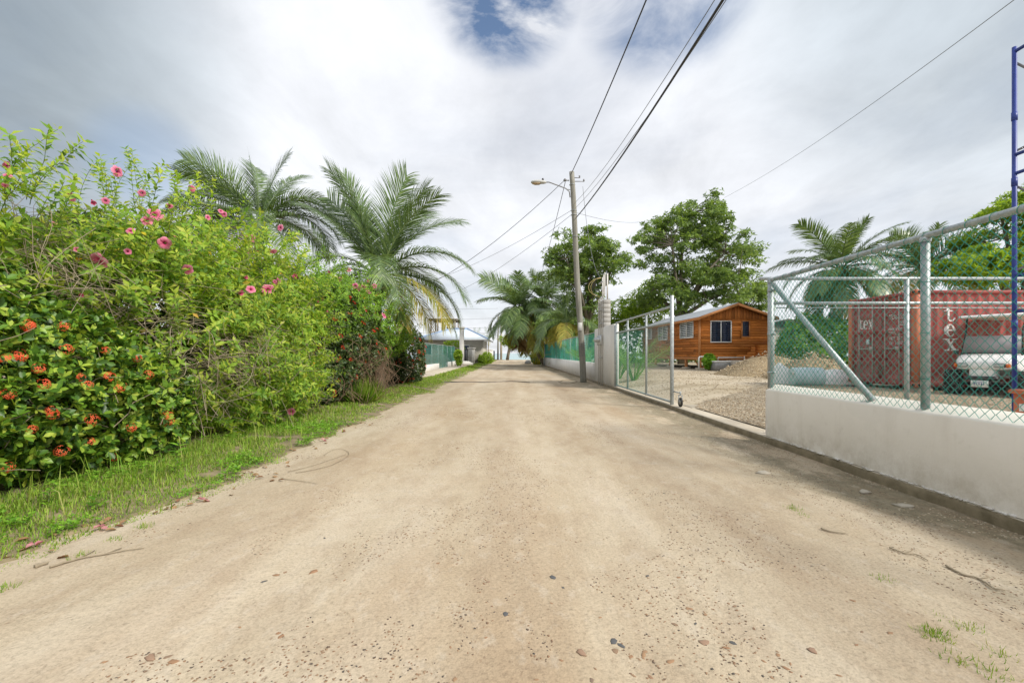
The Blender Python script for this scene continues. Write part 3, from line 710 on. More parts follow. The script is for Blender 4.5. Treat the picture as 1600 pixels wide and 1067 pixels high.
for side in (-1, 1):
    xe = HX0 - ovx if side < 0 else HX1 + ovx; ze = PKZ + .05 - abs(xe - PKX) * sl
    mb = MB(); y = HY0 - ovy + .005
    mb.poly_ex([(PKX, y, PKZ + .052), (xe, y, ze), (xe, y, ze - .17), (PKX, y, PKZ - .118)], (0, .028, 0)); mb.build('barge_board', M['woodt'], house)
    mb = MB(); mb.box((xe - .012, HY0 - ovy + .035, ze - .16), (xe + .012, HY1 + .4, ze - .005)); mb.build('eave_board', M['woodt'], house)
    mb = MB(); xs_ = xe + (.02 if side < 0 else -.02)
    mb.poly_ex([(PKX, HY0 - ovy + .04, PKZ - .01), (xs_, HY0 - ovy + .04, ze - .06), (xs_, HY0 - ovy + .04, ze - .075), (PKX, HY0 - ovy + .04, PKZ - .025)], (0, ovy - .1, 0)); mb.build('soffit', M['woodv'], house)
def louvre_window(axis, a0, a1, z0, z1, cols, n, slatmat, framemat, glassy):
    wd = MB(); d = .03
    def bx(m, u0, u1, za, zb, d0, d1):
        if axis == 'y': m.box((u0, HY0 - d1, za), (u1, HY0 - d0, zb))
        else: m.box((HX0 - d1, u0, za), (HX0 - d0, u1, zb))
    f = .055
    bx(wd, a0, a1, z1 - f, z1, .024, .075); bx(wd, a0, a1, z0, z0 + f, .024, .075); bx(wd, a0, a0 + f, z0 + f, z1 - f, .024, .075); bx(wd, a1 - f, a1, z0 + f, z1 - f, .024, .075)
    cw = (a1 - a0) / cols
    for c in range(1, cols): bx(wd, a0 + c * cw - .028, a0 + c * cw + .028, z0 + f, z1 - f, .024, .073)
    wp = wd.build('window', framemat, house)
    m = MB(); bx(m, a0 + f, a1 - f, z0 + f, z1 - f, .0235, .027); m.build('pane', M['dark'], wp)
    for c in range(cols):
        u0 = a0 + c * cw + (f if c == 0 else .028) + .002; u1 = a0 + (c + 1) * cw - (f if c == cols - 1 else .028) - .002
        h = (z1 - z0 - 2 * f) / n
        for k in range(n):
            zc0 = z0 + f + k * h; m = MB()
            if glassy: lo, hi, dl, dh = zc0 + .003, zc0 + h + .004, .060, .032
            else: lo, hi, dl, dh = zc0 + .01, zc0 + h * .62, .066, .036
            if axis == 'y': m.poly_ex([(u0, HY0 - dl, lo), (u0, HY0 - dl + .006, lo), (u0, HY0 - dh + .006, hi), (u0, HY0 - dh, hi)], (u1 - u0, 0, 0))
            else: m.poly_ex([(HX0 - dl, u0, lo), (HX0 - dl + .006, u0, lo), (HX0 - dh + .006, u0, hi), (HX0 - dh, u0, hi)], (0, u1 - u0, 0))
            m.build('louvre', slatmat, wp)
louvre_window('y', 12.58, 13.92, 2.08, 3.47, 2, 11, M['glassdark'], M['white'], True)
louvre_window('y', 14.55, 15.08, 2.42, 3.47, 1, 9, M['glassdark'], M['woodt'], True)
louvre_window('x', 29.75, 32.1, 2.42, 3.52, 2, 8, M['louvre'], M['white'], False)
louvre_window('x', 34.7, 36.9, 2.42, 3.52, 2, 8, M['louvre'], M['white'], False)
louvre_window('x', 38.6, 39.6, 2.6, 3.52, 1, 8, M['louvre'], M['white'], False)
mb = MB()
for k in range(5): mb.box((15.45, HY0 - .75, HZ0 - .1 + k * .17), (15.475, HY0 - .03, HZ0 + .06 + k * .17)); mb.box((15.477, HY0 - .775, HZ0 - .1 + k * .17), (16.3, HY0 - .75, HZ0 + .06 + k * .17))
mb.box((15.42, HY0 - .79, HZ0 + .75), (16.33, HY0 - .03, HZ0 + .78)); mb.build('porch_box', M['woodf'], house)

# things beside the house
t = thing('drain_pipe', 'white plastic drain pipe bent down beside the cabin corner', 'pipe', tuple(P(1092, 577, 28.2)))
a = P(1092, 577, 28.2); b = P(1092, 557.5, 28.2); c = P(1106, 557, 28.6)
mb = MB(); mb.tube([a, a.lerp(b, .93), b + Vector((.06, 0, .0)), c], .05, 10); mb.build('pipe', M['white'], t, True)
t = thing('waste_pipe', 'white waste pipe running under the cabin front', 'pipe', tuple(P(1123, 560, 28.7)))
a = P(1122, 556, 28.7); mb = MB(); mb.tube([P(1122, 563, 28.72), P(1122, 558.5, 28.72), P(1160, 558.5, 28.72)], .035, 8); mb.build('pipe', M['white'], t, True)
mb = MB(); mb.tube([P(1163, 556.5, 28.72), P(1163, 563, 28.72)], .035, 8); mb.build('pipe', M['white'], t, True)
p = P(1117, 577, 26.8); q = P(1142, 564, 26.8)
t = thing('water_tank', 'grey box tank with a pale rim in front of the cabin', 'tank', (p.x, p.y, p.z))
mb = MB(); mb.bbox((p.x, p.y, p.z - .05), (q.x, p.y + .7, q.z - .06), .02); mb.build('tank_body', M['greym'], t)
mb = MB(); mb.bbox((p.x - .03, p.y - .03, q.z - .058), (q.x + .03, p.y + .73, q.z), .015); mb.build('rim', M['offwhite'], t)
p = P(1143, 577.5, 27.2); q = P(1168, 563, 27.2)
mb = MB(); mb.bbox((p.x + .06, p.y, p.z - .1), (q.x, p.y + .8, q.z), .02); mb.bbox((p.x + .06, p.y - .4, p.z - .1), (q.x - .1, p.y - .003, p.z + .25), .02)
solo(mb, 'concrete_step', M['conc'], 'concrete step between the grey tank and the gravel heap', 'step', (p.x, p.y, p.z))

# ------------------------------------------------------------------ shipping container
CX, CY, CZ, CL, CW, CHH = 10.70, 12.05, .50, 6.06, 2.44, 2.59
cont = thing('shipping_container', 'rusty red corrugated shipping container standing in the yard', 'container', (CX + CL / 2, CY + CW / 2, CZ))
def corr(s):  # trapezoid corrugation depth 0 (outer) .. .036 (inner)
    f = (s / .278) % 1.0
    return np.interp(f, [0, .25, .37, .63, .75, 1.0], [.036, .036, .0, .0, .036, .036])
xs = np.unique(np.concatenate([CX + .17 + .278 * (k + np.array([0, .25, .37, .63, .75])) for k in range(21)])); xs = xs[(xs < CX + CL - .15)]
z0, z1 = CZ + .17, CZ + CHH - .11
for yy_, sg in ((CY + .02, 1), (CY + CW - .02, -1)):
    yv = yy_ + sg * corr(xs - CX - .17); V = [(x, y, z0) for x, y in zip(xs, yv)] + [(x, y, z1) for x, y in zip(xs, yv)]; nn = len(xs); i = np.arange(nn - 1)
    mb = MB(); q = np.stack([i, i + 1, i + 1 + nn, i + nn], 1); mb.add(V, [q if sg > 0 else q[:, ::-1]]); mb.build('side_panel', M['cont'], cont)
mb = MB(); mb.box((CX + CL - .06, CY + .05, z0), (CX + CL - .03, CY + CW - .05, z1)); mb.build('end_panel', M['cont'], cont)
mb = MB(); V = []; xr = np.arange(CX + .1, CX + CL - .1, .1); zr = CZ + CHH - .03 + .012 * np.sign(np.sin(xr * 2 * math.pi / .4))
nn = len(xr); V = [(x, CY + .04, z) for x, z in zip(xr, zr)] + [(x, CY + CW - .04, z) for x, z in zip(xr, zr)]; i = np.arange(nn - 1); mb.add(V, [np.stack([i, i + 1, i + 1 + nn, i + nn], 1)]); mb.build('roof', M['cont'], cont)
for y in (CY, CY + CW - .09):
    mb = MB(); mb.bbox((CX + .18, y, CZ + CHH - .105), (CX + CL - .18, y + .09, CZ + CHH - .02), .008); mb.build('top_side_rail', M['cont'], cont)
    mb = MB(); mb.bbox((CX + .18, y, CZ + .015), (CX + CL - .18, y + .09, CZ + .172), .008); mb.build('bottom_side_rail', M['cont'], cont)
for x in (CX, CX + CL - .165):
    for y in (CY - .004, CY + CW - .156):
        mb = MB(); mb.bbox((x, y, CZ + .125), (x + .165, y + .16, CZ + CHH - .125), .012); mb.build('corner_post', M['rust'], cont)
        for z in (CZ, CZ + CHH - .118):
            mb = MB(); mb.bbox((x - .006, y - .006, z), (x + .175, y + .166, z + .118), .012); cc = mb.build('corner_casting', M['rust'], cont)
            mb = MB(); yo = y - .008 if y < CY + 1 else y + .165
            a = np.linspace(0, 2 * math.pi, 13)[:-1]
            mb.poly_ex([(x + .085 + .05 * math.cos(s), yo, z + .06 + .035 * math.sin(s)) for s in a], (0, .003, 0)); mb.build('hole', M['dark'], cc)
            mb = MB(); mb.poly_ex([(x - .0085, y + .08 + .05 * math.cos(s), z + .06 + .035 * math.sin(s)) for s in a], (.003, 0, 0)); mb.build('hole', M['dark'], cc)
mb = MB(); mb.bbox((CX + .01, CY + .165, CZ + CHH - .115), (CX + .13, CY + CW - .165, CZ + CHH - .02), .008); mb.build('door_header', M['contd'], cont)
mb = MB(); mb.bbox((CX + .01, CY + .165, CZ + .01), (CX + .13, CY + CW - .165, CZ + .15), .008); mb.build('door_sill', M['contd'], cont)
# doors (face -X): corrugation runs across, so the relief changes with height
def door(ya, yb):
    zs = np.linspace(CZ + .16, CZ + CHH - .13, 60); f = ((zs - CZ - .16) / (CHH - .29) * 5.0) % 1
    dep = np.interp(f, [0, .12, .2, .8, .88, 1], [0.0, 0.0, .036, .036, 0, 0.0])
    mb = MB(); nn = len(zs); V = [(CX + .02 + d, ya + .06, z) for z, d in zip(zs, dep)] + [(CX + .02 + d, yb - .06, z) for z, d in zip(zs, dep)]
    i = np.arange(nn - 1); mb.add(V, [np.stack([i, i + 1, i + 1 + nn, i + nn], 1)[:, ::-1]])
    for (p0, p1) in ((ya + .004, ya + .06), (yb - .06, yb - .004)): mb.box((CX + .012, p0, CZ + .155), (CX + .06, p1, CZ + CHH - .12))
    return mb.build('door', M['contd'], cont)
DM = CY + CW / 2
d1 = door(CY + .165, DM); d2 = door(DM, CY + CW - .165)
for dd, ysr_ in ((d1, (CY + .50, CY + .98)), (d2, (DM + .20, DM + .72))):
    for y in ysr_:
        mb = MB(); mb.tube([(CX - .03, y, CZ + .05), (CX - .03, y, CZ + CHH - .04)], .018, 8); mb.build('locking_rod', M['rod'], dd, True)
        mb = MB()
        for z in (CZ + .06, CZ + .75, CZ + 1.5, CZ + CHH - .07): mb.box((CX - .05, y - .045, z - .035), (CX + .018, y + .045, z + .035))
        mb.build('rod_bracket', M['contd'], dd)
    mb = MB(); mb.box((CX - .055, ysr_[0] + .02, CZ + 1.02), (CX - .035, ysr_[1] - .02, CZ + 1.05)); mb.box((CX - .06, ysr_[0] - .02, CZ + .98), (CX - .03, ysr_[0] + .1, CZ + 1.09)); mb.build('door_handle', M['rod'], dd)
# painted lettering that follows the relief
def ser_t(x, z):   # unit box 0..1 x 0..1.35
    st = (abs(x - .36) < .13) & (z > .16) & (z < 1.28); bar = (z > .92) & (z < 1.02) & (x > .06) & (x < .80)
    tip = (z > 1.02) & (z < 1.3) & (x > .12 + (z - 1.02) * .4) & (x < .49); hook = (((x - .60) / .37) ** 2 + ((z - .28) / .30) ** 2 < 1) & ~(((x - .66) / .20) ** 2 + ((z - .36) / .25) ** 2 < 1) & (z < .32)
    return st | bar | tip | hook
def ser_e(x, z):
    o = ((x - .5) / .47) ** 2 + ((z - .5) / .52) ** 2 < 1; i = ((x - .55) / .24) ** 2 + ((z - .5) / .43) ** 2 < 1
    cut = (x > .5) & (z < .46) & (z > .20); r = (o & ~i & ~cut) | ((abs(z - .52) < .055) & (x > .2) & (x < .96))
    return r & ~((x > .68) & (z < .46) & (z > .2))
def ser_x(x, z):
    d = (abs((x - .5) - (.5 - z) * .66) < .15) & (z > 0) & (z < 1); d2 = (abs((x - .5) + (.5 - z) * .60) < .06) & (z > 0) & (z < 1)
    s1 = ((z < .07) & (((x > .02) & (x < .40)) | ((x > .56) & (x < 1.04)))); s2 = ((z > .93) & (z < 1.0) & (((x > -.02) & (x < .44)) | ((x > .60) & (x < .98))))
    return d | d2 | s1 | s2
def glyph(fn, w, h, cell, place):
    nx = int(w * 1.15 / cell); nz = int(h * 1.4 / cell); V = []; Fc = []
    xs = (np.arange(nx) + .5) / nx * 1.15 - .07; zs = (np.arange(nz) + .5) / nz * 1.4
    X, Z = np.meshgrid(xs, zs); K = fn(X, Z); cw = 1.15 / nx / 2 * 1.001; chh = 1.4 / nz / 2 * 1.001
    K &= np.random.default_rng(2).random(K.shape) > .015
    for x, z in zip(X[K], Z[K]):
        b = len(V); V += [place(x - cw, z - chh, w, h), place(x + cw, z - chh, w, h), place(x + cw, z + chh, w, h), place(x - cw, z + chh, w, h)]; Fc.append((b, b + 1, b + 2, b + 3))
    m = MB(); m.add(V, [np.array(Fc)]); return m
lx = (1477 - 800) / F * 12.05
for fn, zz, gw_, gh_ in ((ser_t, 2.25, .32, .285), (ser_e, 1.84, .32, .335), (ser_x, 1.47, .36, .325)):
    def pl(x, z, w, h, zz=zz):
        xx = lx + x * w; return (xx, CY + .02 + float(corr(xx - CX - .17)) - .004, zz + z * h)
    glyph(fn, gw_, gh_, .012, pl).build('lettering', M['letter'], cont)
def dz(z):
    f = ((z - CZ - .16) / (CHH - .29) * 5.0) % 1; return float(np.interp(f, [0, .12, .2, .8, .88, 1], [0.0, 0.0, .036, .036, 0, 0.0]))
for k, (fn, y0_) in enumerate(((ser_t, 14.10), (ser_e, 13.93), (ser_x, 13.74))):
    def pl(x, z, w, h, y0_=y0_):
        zz = 2.13 + z * h; return (CX + .02 + dz(zz) - .004, y0_ - x * w, zz)
    glyph(fn, .19, .27, .010, pl).build('lettering', M['letter'], d2)
F57 = {'T':"7C1010101010101010",'0':'3E454951 3E'}
FONT = {'A':('01110','10001','10001','11111','10001','10001','10001'),'C':('01110','10001','10000','10000','10000','10001','01110'),'E':('11111','10000','10000','11110','10000','10000','11111'),
'G':('01110','10001','10000','10111','10001','10001','01110'),'M':('10001','11011','10101','10101','10001','10001','10001'),'N':('10001','11001','10101','10011','10001','10001','10001'),'P':('11110','10001','10001','11110','10000','10000','10000'),
'R':('11110','10001','10001','11110','10100','10010','10001'),'T':('11111','00100','00100','00100','00100','00100','00100'),'U':('10001','10001','10001','10001','10001','10001','01110'),'W':('10001','10001','10001','10101','10101','11011','10001'),'X':('10001','10001','01010','00100','01010','10001','10001'),
'0':('01110','10001','10011','10101','11001','10001','01110'),'1':('00100','01100','00100','00100','00100','00100','01110'),'2':('01110','10001','00001','00110','01000','10000','11111'),'4':('00010','00110','01010','10010','11111','00010','00010'),'5':('11111','10000','11110','00001','00001','10001','01110'),'6':('01110','10000','10000','11110','10001','10001','01110'),'7':('11111','00001','00010','00100','01000','01000','01000'),' ':('00000',)*7}
def text57(s, place, w, h):
    V = []; Fc = []
    for i, ch in enumerate(s):
        for r, row in enumerate(FONT[ch]):
            for c, bit in enumerate(row):
                if bit == '1':
                    b = len(V); x0 = (i * 6 + c) * w; z0_ = (6 - r) * h
                    V += [place(x0, z0_), place(x0 + w, z0_), place(x0 + w, z0_ + h), place(x0, z0_ + h)]; Fc.append((b, b + 1, b + 2, b + 3))
    m = MB(); m.add(V, [np.array(Fc)]); return m
for s_, y0_, zb, hh in (('TEXU 264571', 12.94, 2.36, .018), ('221', 12.60, 2.17, .018), ('MGW 240', 12.96, 2.05, .011), ('TARE 22', 12.96, 1.94, .011), ('NET 217', 12.96, 1.78, .011), ('CU 1162', 12.96, 1.66, .011)):
    def pl(x, z, y0_=y0_, zb=zb): return (CX + .02 + dz(zb + z) - .004, y0_ - x * .78, zb + z)
    text57(s_, pl, .0135, hh).build('lettering', M['letter'], d1)
mb = MB(); mb.box((CX - .008, 13.62, 1.66), (CX - .004, 13.74, 1.82)); mb.build('sticker', M['barrel'], d2)
for x in (CX + .3, CX + 3, CX + 5.6):
    mb = MB(); mb.bbox((x - .2, CY + .05, zy(x, CY) - .05), (x + .2, CY + .45, CZ + .0), .01); mb.build('support_block', M['conc'], cont)
mb = MB(); mb.bbox((CX + .05, CY + 2.0, zy(CX, CY) - .05), (CX + .45, CY + 2.4, CZ), .01); mb.build('support_block', M['conc'], cont)
# ------------------------------------------------------------------ golf cart
hd = math.atan2(-.44, -.90); gx, gy = 11.42, 10.95; gz = zy(11.4, 10.95)
cart = thing('golf_cart', 'white golf cart with a canopy and knobbly tyres beside the red container', 'golf cart', (gx, gy, gz), rz=hd)
def cb(mb, name, mat, par=cart, smooth=False): return mb.build(name, mat, par, smooth, local=True)
def loft(rings, mat, name, par=cart, smooth=True, caps=True):
    n = len(rings[0]); V = np.array(rings).reshape(-1, 3); k = np.arange(n); k2 = (k + 1) % n
    f = [np.stack([i * n + k, i * n + k2, (i + 1) * n + k2, (i + 1) * n + k], 1) for i in range(len(rings) - 1)]
    mb = MB(); fs = [np.concatenate(f)]
    if caps: fs += [[tuple(k[::-1])], [tuple((len(rings) - 1) * n + k)]]
    mb.add(V, fs); return cb(mb, name, mat, par, smooth)
def section(x, hw, zb, zt, cr=.06, n=4):
    pts = []
    for cx, cz, a0 in ((hw - cr, zt - cr, 0), (-hw + cr, zt - cr, 90), (-hw + cr, zb + cr, 180), (hw - cr, zb + cr, 270)):
        for q in range(n): a = R(a0 + 90 * q / (n - 1)); pts.append((x, cx + cr * math.cos(a), cz + cr * math.sin(a)))
    return pts
# cowl: nose low and wide at the lamps, rising to the dashboard
loft([section(.34, .38, .68, .80, .05), section(.32, .43, .66, .85, .06), section(.18, .49, .66, .93, .07), section(.0, .54, .64, 1.00, .09), section(-.30, .56, .50, 1.03, .08), section(-.36, .54, .50, 1.02, .06)], M['white'], 'front_cowl')
loft([section(.32, .18, .44, .69, .05), section(.28, .22, .40, .69, .05), section(.10, .26, .34, .66, .05)], M['white'], 'nose_panel')
loft([section(-1.0, .60, .42, .78, .06), section(-2.1, .60, .42, .80, .08), section(-2.3, .56, .46, .76, .06)], M['white'], 'rear_body')
mb = MB(); mb.bbox((-1.05, -.58, .26), (.05, .58, .33), .02); cb(mb, 'floor', M['black'])
mb = MB(); mb.bbox((-1.5, -.56, .79), (-.95, .56, .93), .04); cb(mb, 'seat', M['yellow'])
mb = MB(); mb.bbox((-1.62, -.56, .95), (-1.5, .56, 1.4), .04); cb(mb, 'backrest', M['yellow'])
for s in (-1, 1):
    mb = MB(); mb.bbox((.26, s * .32 - .10, .70), (.355, s * .32 + .10, .81), .02); o = cb(mb, 'headlight', M['black'])
    mb = MB(); mb.bbox((.35, s * .32 - .085, .715), (.365, s * .32 + .085, .797), .006); cb(mb, 'lens', M['lens'], o)
    mb = MB(); mb.bbox((.24, s * .455 - .03, .71), (.345, s * .455 + .035, .80), .012); cb(mb, 'indicator', M['amber'])
mb = MB(); mb.bbox((.26, -.30, .40), (.38, .30, .50), .03); mb.bbox((.28, -.2, .30), (.36, .2, .398), .02); cb(mb, 'bumper', M['black'])
mb = MB(); mb.bbox((.383, -.155, .24), (.392, .155, .40), .003); o = cb(mb, 'number_plate', M['plate'])
mb = MB()
for i, wd in enumerate((.02, .014, .02, .02, .014)): mb.box((.3925, -.10 + i * .042, .295), (.394, -.10 + i * .042 + wd, .345))
mb.box((.3925, -.08, .365), (.394, .08, .377)); cb(mb, 'plate_marks', M['blue'], o)
mb = MB(); mb.poly_ex([(-.20, -.52, 1.05), (-.20, .52, 1.05), (-.33, .49, 1.47), (-.33, -.49, 1.47)], (-.012, 0, 0)); o = cb(mb, 'windscreen', M['windsh'])
mb = MB(); mb.box((-.19, -.54, 1.03), (-.16, .54, 1.055)); cb(mb, 'hinge_strip', M['black'], o)
for s in (-1, 1):
    mb = MB(); mb.tube([(-.22, s * .53, 1.0), (-.36, s * .50, 1.55), (-.50, s * .52, 1.93)], .02, 8); cb(mb, 'canopy_post', M['black'], smooth=True)
    mb = MB(); mb.tube([(-1.75, s * .54, .8), (-1.85, s * .52, 1.93)], .02, 8); cb(mb, 'canopy_post', M['black'], smooth=True)
    mb = MB(); mb.tube([(-.24, s * .55, 1.15), (-.16, s * .60, 1.08)], .008, 6); mb.bbox((-.17, s * .61 - .05, 1.02), (-.14, s * .61 + .05, 1.12), .012); cb(mb, 'wing_mirror', M['black'])
loft([section(-.12, .52, 1.925, 1.945, .008), section(-.16, .58, 1.92, 1.975, .02), section(-.6, .60, 1.925, 2.01, .03), section(-1.5, .60, 1.925, 2.01, .03), section(-2.0, .57, 1.92, 1.965, .02)], M['white'], 'canopy')
mb = MB(); a = np.linspace(0, 2 * math.pi, 21); mb.tube([(-.62 + .04 * math.sin(q), .28 + .17 * math.cos(q), 1.12 + .17 * math.sin(q)) for q in a], .012, 6, False); mb.tube([(-.2, .28, 1.0), (-.62, .28, 1.12)], .02, 8); cb(mb, 'steering_wheel', M['black'])
def cart_wheel(x, y, rz):
    W = Matrix.Translation((x, y, .31)) @ Matrix.Rotation(rz, 4, 'Z')
    mb = MB(); prof = [(.155, -.10), (.20, -.125), (.27, -.13), (.305, -.10), (.31, 0), (.305, .10), (.27, .13), (.20, .125), (.155, .10)]
    mb.lathe(prof, 28, (0, 0, 0), 'y'); mb.xf(W); o = cb(mb, 'wheel', M['rubber'], smooth=True)
    mb = MB()
    for i in range(22):
        a = 2 * math.pi * i / 22
        for s in (-1, 1):
            b = MB(); b.box((-.028, (.015 if s > 0 else -.135), .297), (.028, (.135 if s > 0 else -.015), .327)); b.xf(Matrix.Rotation(a + s * .07, 4, 'Y') @ Matrix.Rotation(s * .35, 4, 'Z')); mb.V += b.V; mb.F += [f + mb.n for f in b.F]; mb.n += b.n
    mb.xf(W); cb(mb, 'tread', M['rubber'], o)
    mb = MB(); mb.lathe([(0, .07), (.05, .085), (.06, .06), (.13, .05), (.15, .10), (.158, .105), (.158, -.105), (.15, -.10), (.13, -.05), (.06, -.06), (.05, -.085), (0, -.07)], 24, (0, 0, 0), 'y'); mb.xf(W); cb(mb, 'rim', M['chrome'], o, True)
for s in (-1, 1): cart_wheel(.08, s * .58, .14); cart_wheel(-1.65, s * .52, 0)

# ------------------------------------------------------------------ scaffold, rusty bin
t = thing('scaffold', 'blue steel scaffold tower standing just behind the near fence', 'scaffold', (6.4, 4.25, .1))
for x in (5.52, 7.62):
    for y in (5.0, 3.48):
        mb = MB(); mb.tube([(x, y, .1), (x, y, 4.76)], .0215, 10); o = mb.build('upright', M['blue'], t, True)
        for z in (1.72, 3.28, 4.0): mb = MB(); mb.lathe([(.0215, -.045), (.0265, -.045), (.0265, .045), (.0215, .045)], 10, (x, y, z)); mb.build('joint_sleeve', M['blue'], o, True)
    for z in (4.71, 3.575, 3.37, 2.25, 1.86, .95):
        mb = MB(); mb.tube([(x, 4.985, z), (x, 3.49, z)], .0185, 8); mb.build('rung', M['blue'], t, True)
for y in (5.0, 3.48):
    for (za, zb) in ((4.62, 3.62), (3.62, 4.62), (3.26, 2.3), (2.3, 3.26)):
        mb = MB(); mb.tube([(5.54, y + .03, za), (7.6, y + .03, zb)], .0125, 6); mb.build('cross_brace', M['greym'], t, True)
t = thing('rusty_bin', 'rusty orange metal bin just behind the near wall under the scaffold', 'bin', (5.0, 4.1, .1))
mb = MB(); mb.bbox((4.74, 3.85, .1), (5.25, 4.32, 1.04), .02); mb.build('body', M['rust'], t)
mb = MB(); mb.bbox((4.72, 3.83, 1.02), (5.27, 4.34, 1.06), .01); mb.build('rim', M['rust'], t)
mb = MB(); mb.box((4.735, 4.02, .86), (4.739, 4.25, .93)); mb.build('label_patch', M['offwhite'], t)

# ------------------------------------------------------------------ utility pole, lamp, wires
PB = Vector((3.48, 22.1, -.25)); PT = Vector((2.89, 22.1, 10.2))
t = thing('utility_pole', 'weathered leaning wooden utility pole by the low white wall', 'utility pole', (3.48, 22.1, 0))
mb = MB(); rz_ = np.linspace(0, 1, 22); mb.tube([PB.lerp(PT, s) + Vector((.02 * math.sin(s * 9), 0, 0)) for s in rz_], [.155 - .035 * s for s in rz_], 14); mb.build('pole', M['pole'], t, True)
def on(s): return PB.lerp(PT, s)
mb = MB(); q = on(.985); 
for s, dx in ((.955, .45), (.972, .25)):
    q = on(s); mb.tube([q + Vector((.12, -.02, 0)), q + Vector((.12 + dx, -.02, .0))], .02, 6); mb.lathe([(.0, -.06), (.045, -.05), (.03, 0), (.045, .04), (0, .06)], 8, tuple(q + Vector((.12 + dx, -.02, .06))))
q = on(.96); mb.tube([q + Vector((-.14, 0, 0)), q + Vector((-.42, 0, .02))], .03, 6); mb.lathe([(0, -.09), (.06, -.07), (.05, .05), (0, .08)], 8, tuple(q + Vector((-.34, 0, .03))))
mb.build('insulator', M['greym'], t, True)
mb = MB()
for s in (.94, .82, .80, .70): q = on(s); r = .135 + .045 * (1 - s); a = np.linspace(0, 2 * math.pi, 13); mb.tube([q + Vector((r * math.cos(k), r * math.sin(k), 0)) for k in a], .014, 4, False)
mb.build('band', M['galv'], t)
mb = MB(); q = on(.16); a = np.linspace(0, 12 * math.pi, 60); mb.tube([q + Vector((.175 * math.cos(k), .175 * math.sin(k), -.2 + k * .018)) for k in a], .012, 4); mb.build('wire_coil', M['cablegrey'], t)
q = on(.28); mb = MB(); mb.bbox((q.x - .13, q.y - .20, q.z - .2), (q.x + .05, q.y - .12, q.z + .2), .01); mb.build('pole_plate', M['lamp'], t)
t = thing('street_lamp', 'grey cobra-head street lamp on an arm near the pole top', 'street lamp', tuple(on(.90)))
A = on(.905) + Vector((-.13, -.02, 0)); H0 = P(852, 285, 22.05)
mb = MB(); mb.tube([A + Vector((0, 0, -.25)), A + Vector((-.03, 0, .02)), A + Vector((-.2, 0, .18)), A.lerp(H0, .75) + Vector((0, 0, .08)), H0 + Vector((.18, 0, 0)), H0 + Vector((-.1, 0, 0))], .026, 8); mb.tube([A + Vector((0, 0, .12)), A + Vector((-.16, 0, .14))], .02, 6); mb.build('arm', M['greym'], t, True)
def sect(x, y, hw, zb, zt): return [(x, y + hw * math.cos(a), (zt if math.sin(a) > 0 else -zb) * abs(math.sin(a))) for a in np.linspace(0, 2 * math.pi, 13)[:-1]]
rings = [sect(.05, 0, .05, .05, .05), sect(-.06, 0, .10, .08, .08), sect(-.25, 0, .15, .08, .11), sect(-.5, 0, .16, .06, .10), sect(-.66, 0, .12, .05, .06), sect(-.70, 0, .03, .02, .02)]
V = np.array(rings).reshape(-1, 3) + np.array(tuple(H0)); n = 12; k = np.arange(n); k2 = (k + 1) % n
mb = MB(); mb.add(V, [np.concatenate([np.stack([i * n + k, i * n + k2, (i + 1) * n + k2, (i + 1) * n + k], 1) for i in range(5)]), [tuple(k[::-1])], [tuple(5 * n + k)]]); o = mb.build('lamp_head', M['lamp'], t, True)
rings = [sect(-.22, 0, .10, .02, .0), sect(-.3, 0, .135, .075, .0), sect(-.5, 0, .135, .08, .0), sect(-.64, 0, .09, .03, .0)]
V = np.array(rings).reshape(-1, 3) + np.array(tuple(H0)) + np.array((0, 0, -.05)); mb = MB(); mb.add(V, [np.concatenate([np.stack([i * n + k, i * n + k2, (i + 1) * n + k2, (i + 1) * n + k], 1) for i in range(3)])]); mb.build('lamp_lens', M['lamplens'], o, True)
mb = MB(); mb.lathe([(.05, 0), (.05, .07), (.03, .10), (0, .105)], 10, tuple(H0 + Vector((-.12, 0, .09)))); mb.build('photocell', M['black'], o, True)

def wire(pts, r, mat, label, group=None, n=26):
    pts = [Vector(p) for p in pts]
    d = [0]
    for a, b in zip(pts[:-1], pts[1:]): d.append(d[-1] + (b.xy - a.xy).length + 1e-3)
    ts = np.linspace(0, d[-1], n); out = []
    if len(pts) == 3:
        for s in ts:
            l0 = (s - d[1]) * (s - d[2]) / ((d[0] - d[1]) * (d[0] - d[2])); l1 = (s - d[0]) * (s - d[2]) / ((d[1] - d[0]) * (d[1] - d[2])); l2 = (s - d[0]) * (s - d[1]) / ((d[2] - d[0]) * (d[2] - d[1]))
            out.append(pts[0] * l0 + pts[1] * l1 + pts[2] * l2)
    else:
        sag = .03 * (pts[1] - pts[0]).length
        for s in ts / d[-1]: out.append(pts[0].lerp(pts[1], s) - Vector((0, 0, sag * 4 * s * (1 - s))))
    mb = MB(); mb.tube(out, r, 6); return solo(mb, 'overhead_wire', mat, label, 'wire', tuple(out[0]), group, True)
GW = 'overhead wires strung from the leaning pole'
wire([on(.985) + Vector((-.05, -.1, 0)), P(1010, 0, 9.7), (3.0, -24, 10.2)], .017, M['cable'], 'dark twisted wire rising over the road from the very top of the pole', GW)
wire([on(.79) + Vector((.13, -.05, 0)), P(1130, 0, 6.9), (3.4, -24, 8.6)], .022, M['cable'], 'thickest black cable rising from the middle of the pole over the road', GW)
wire([on(.86) + Vector((.13, -.05, 0)), P(1117, 0, 7.0), (3.5, -24, 9.4)], .007, M['cablegrey'], 'upper of two thin grey wires beside the thickest black cable', GW)
wire([on(.835) + Vector((.13, -.05, 0)), P(1135, 0, 7.0), (3.6, -24, 9.2)], .007, M['cablegrey'], 'lower of two thin grey wires beside the thickest black cable', GW)
wire([on(.962) + Vector((-.35, 0, 0)), P(780, 372, 24), P(560, 440, 36)], .014, M['cable'], 'dark wire sagging left from the pole top under the lamp arm', GW)
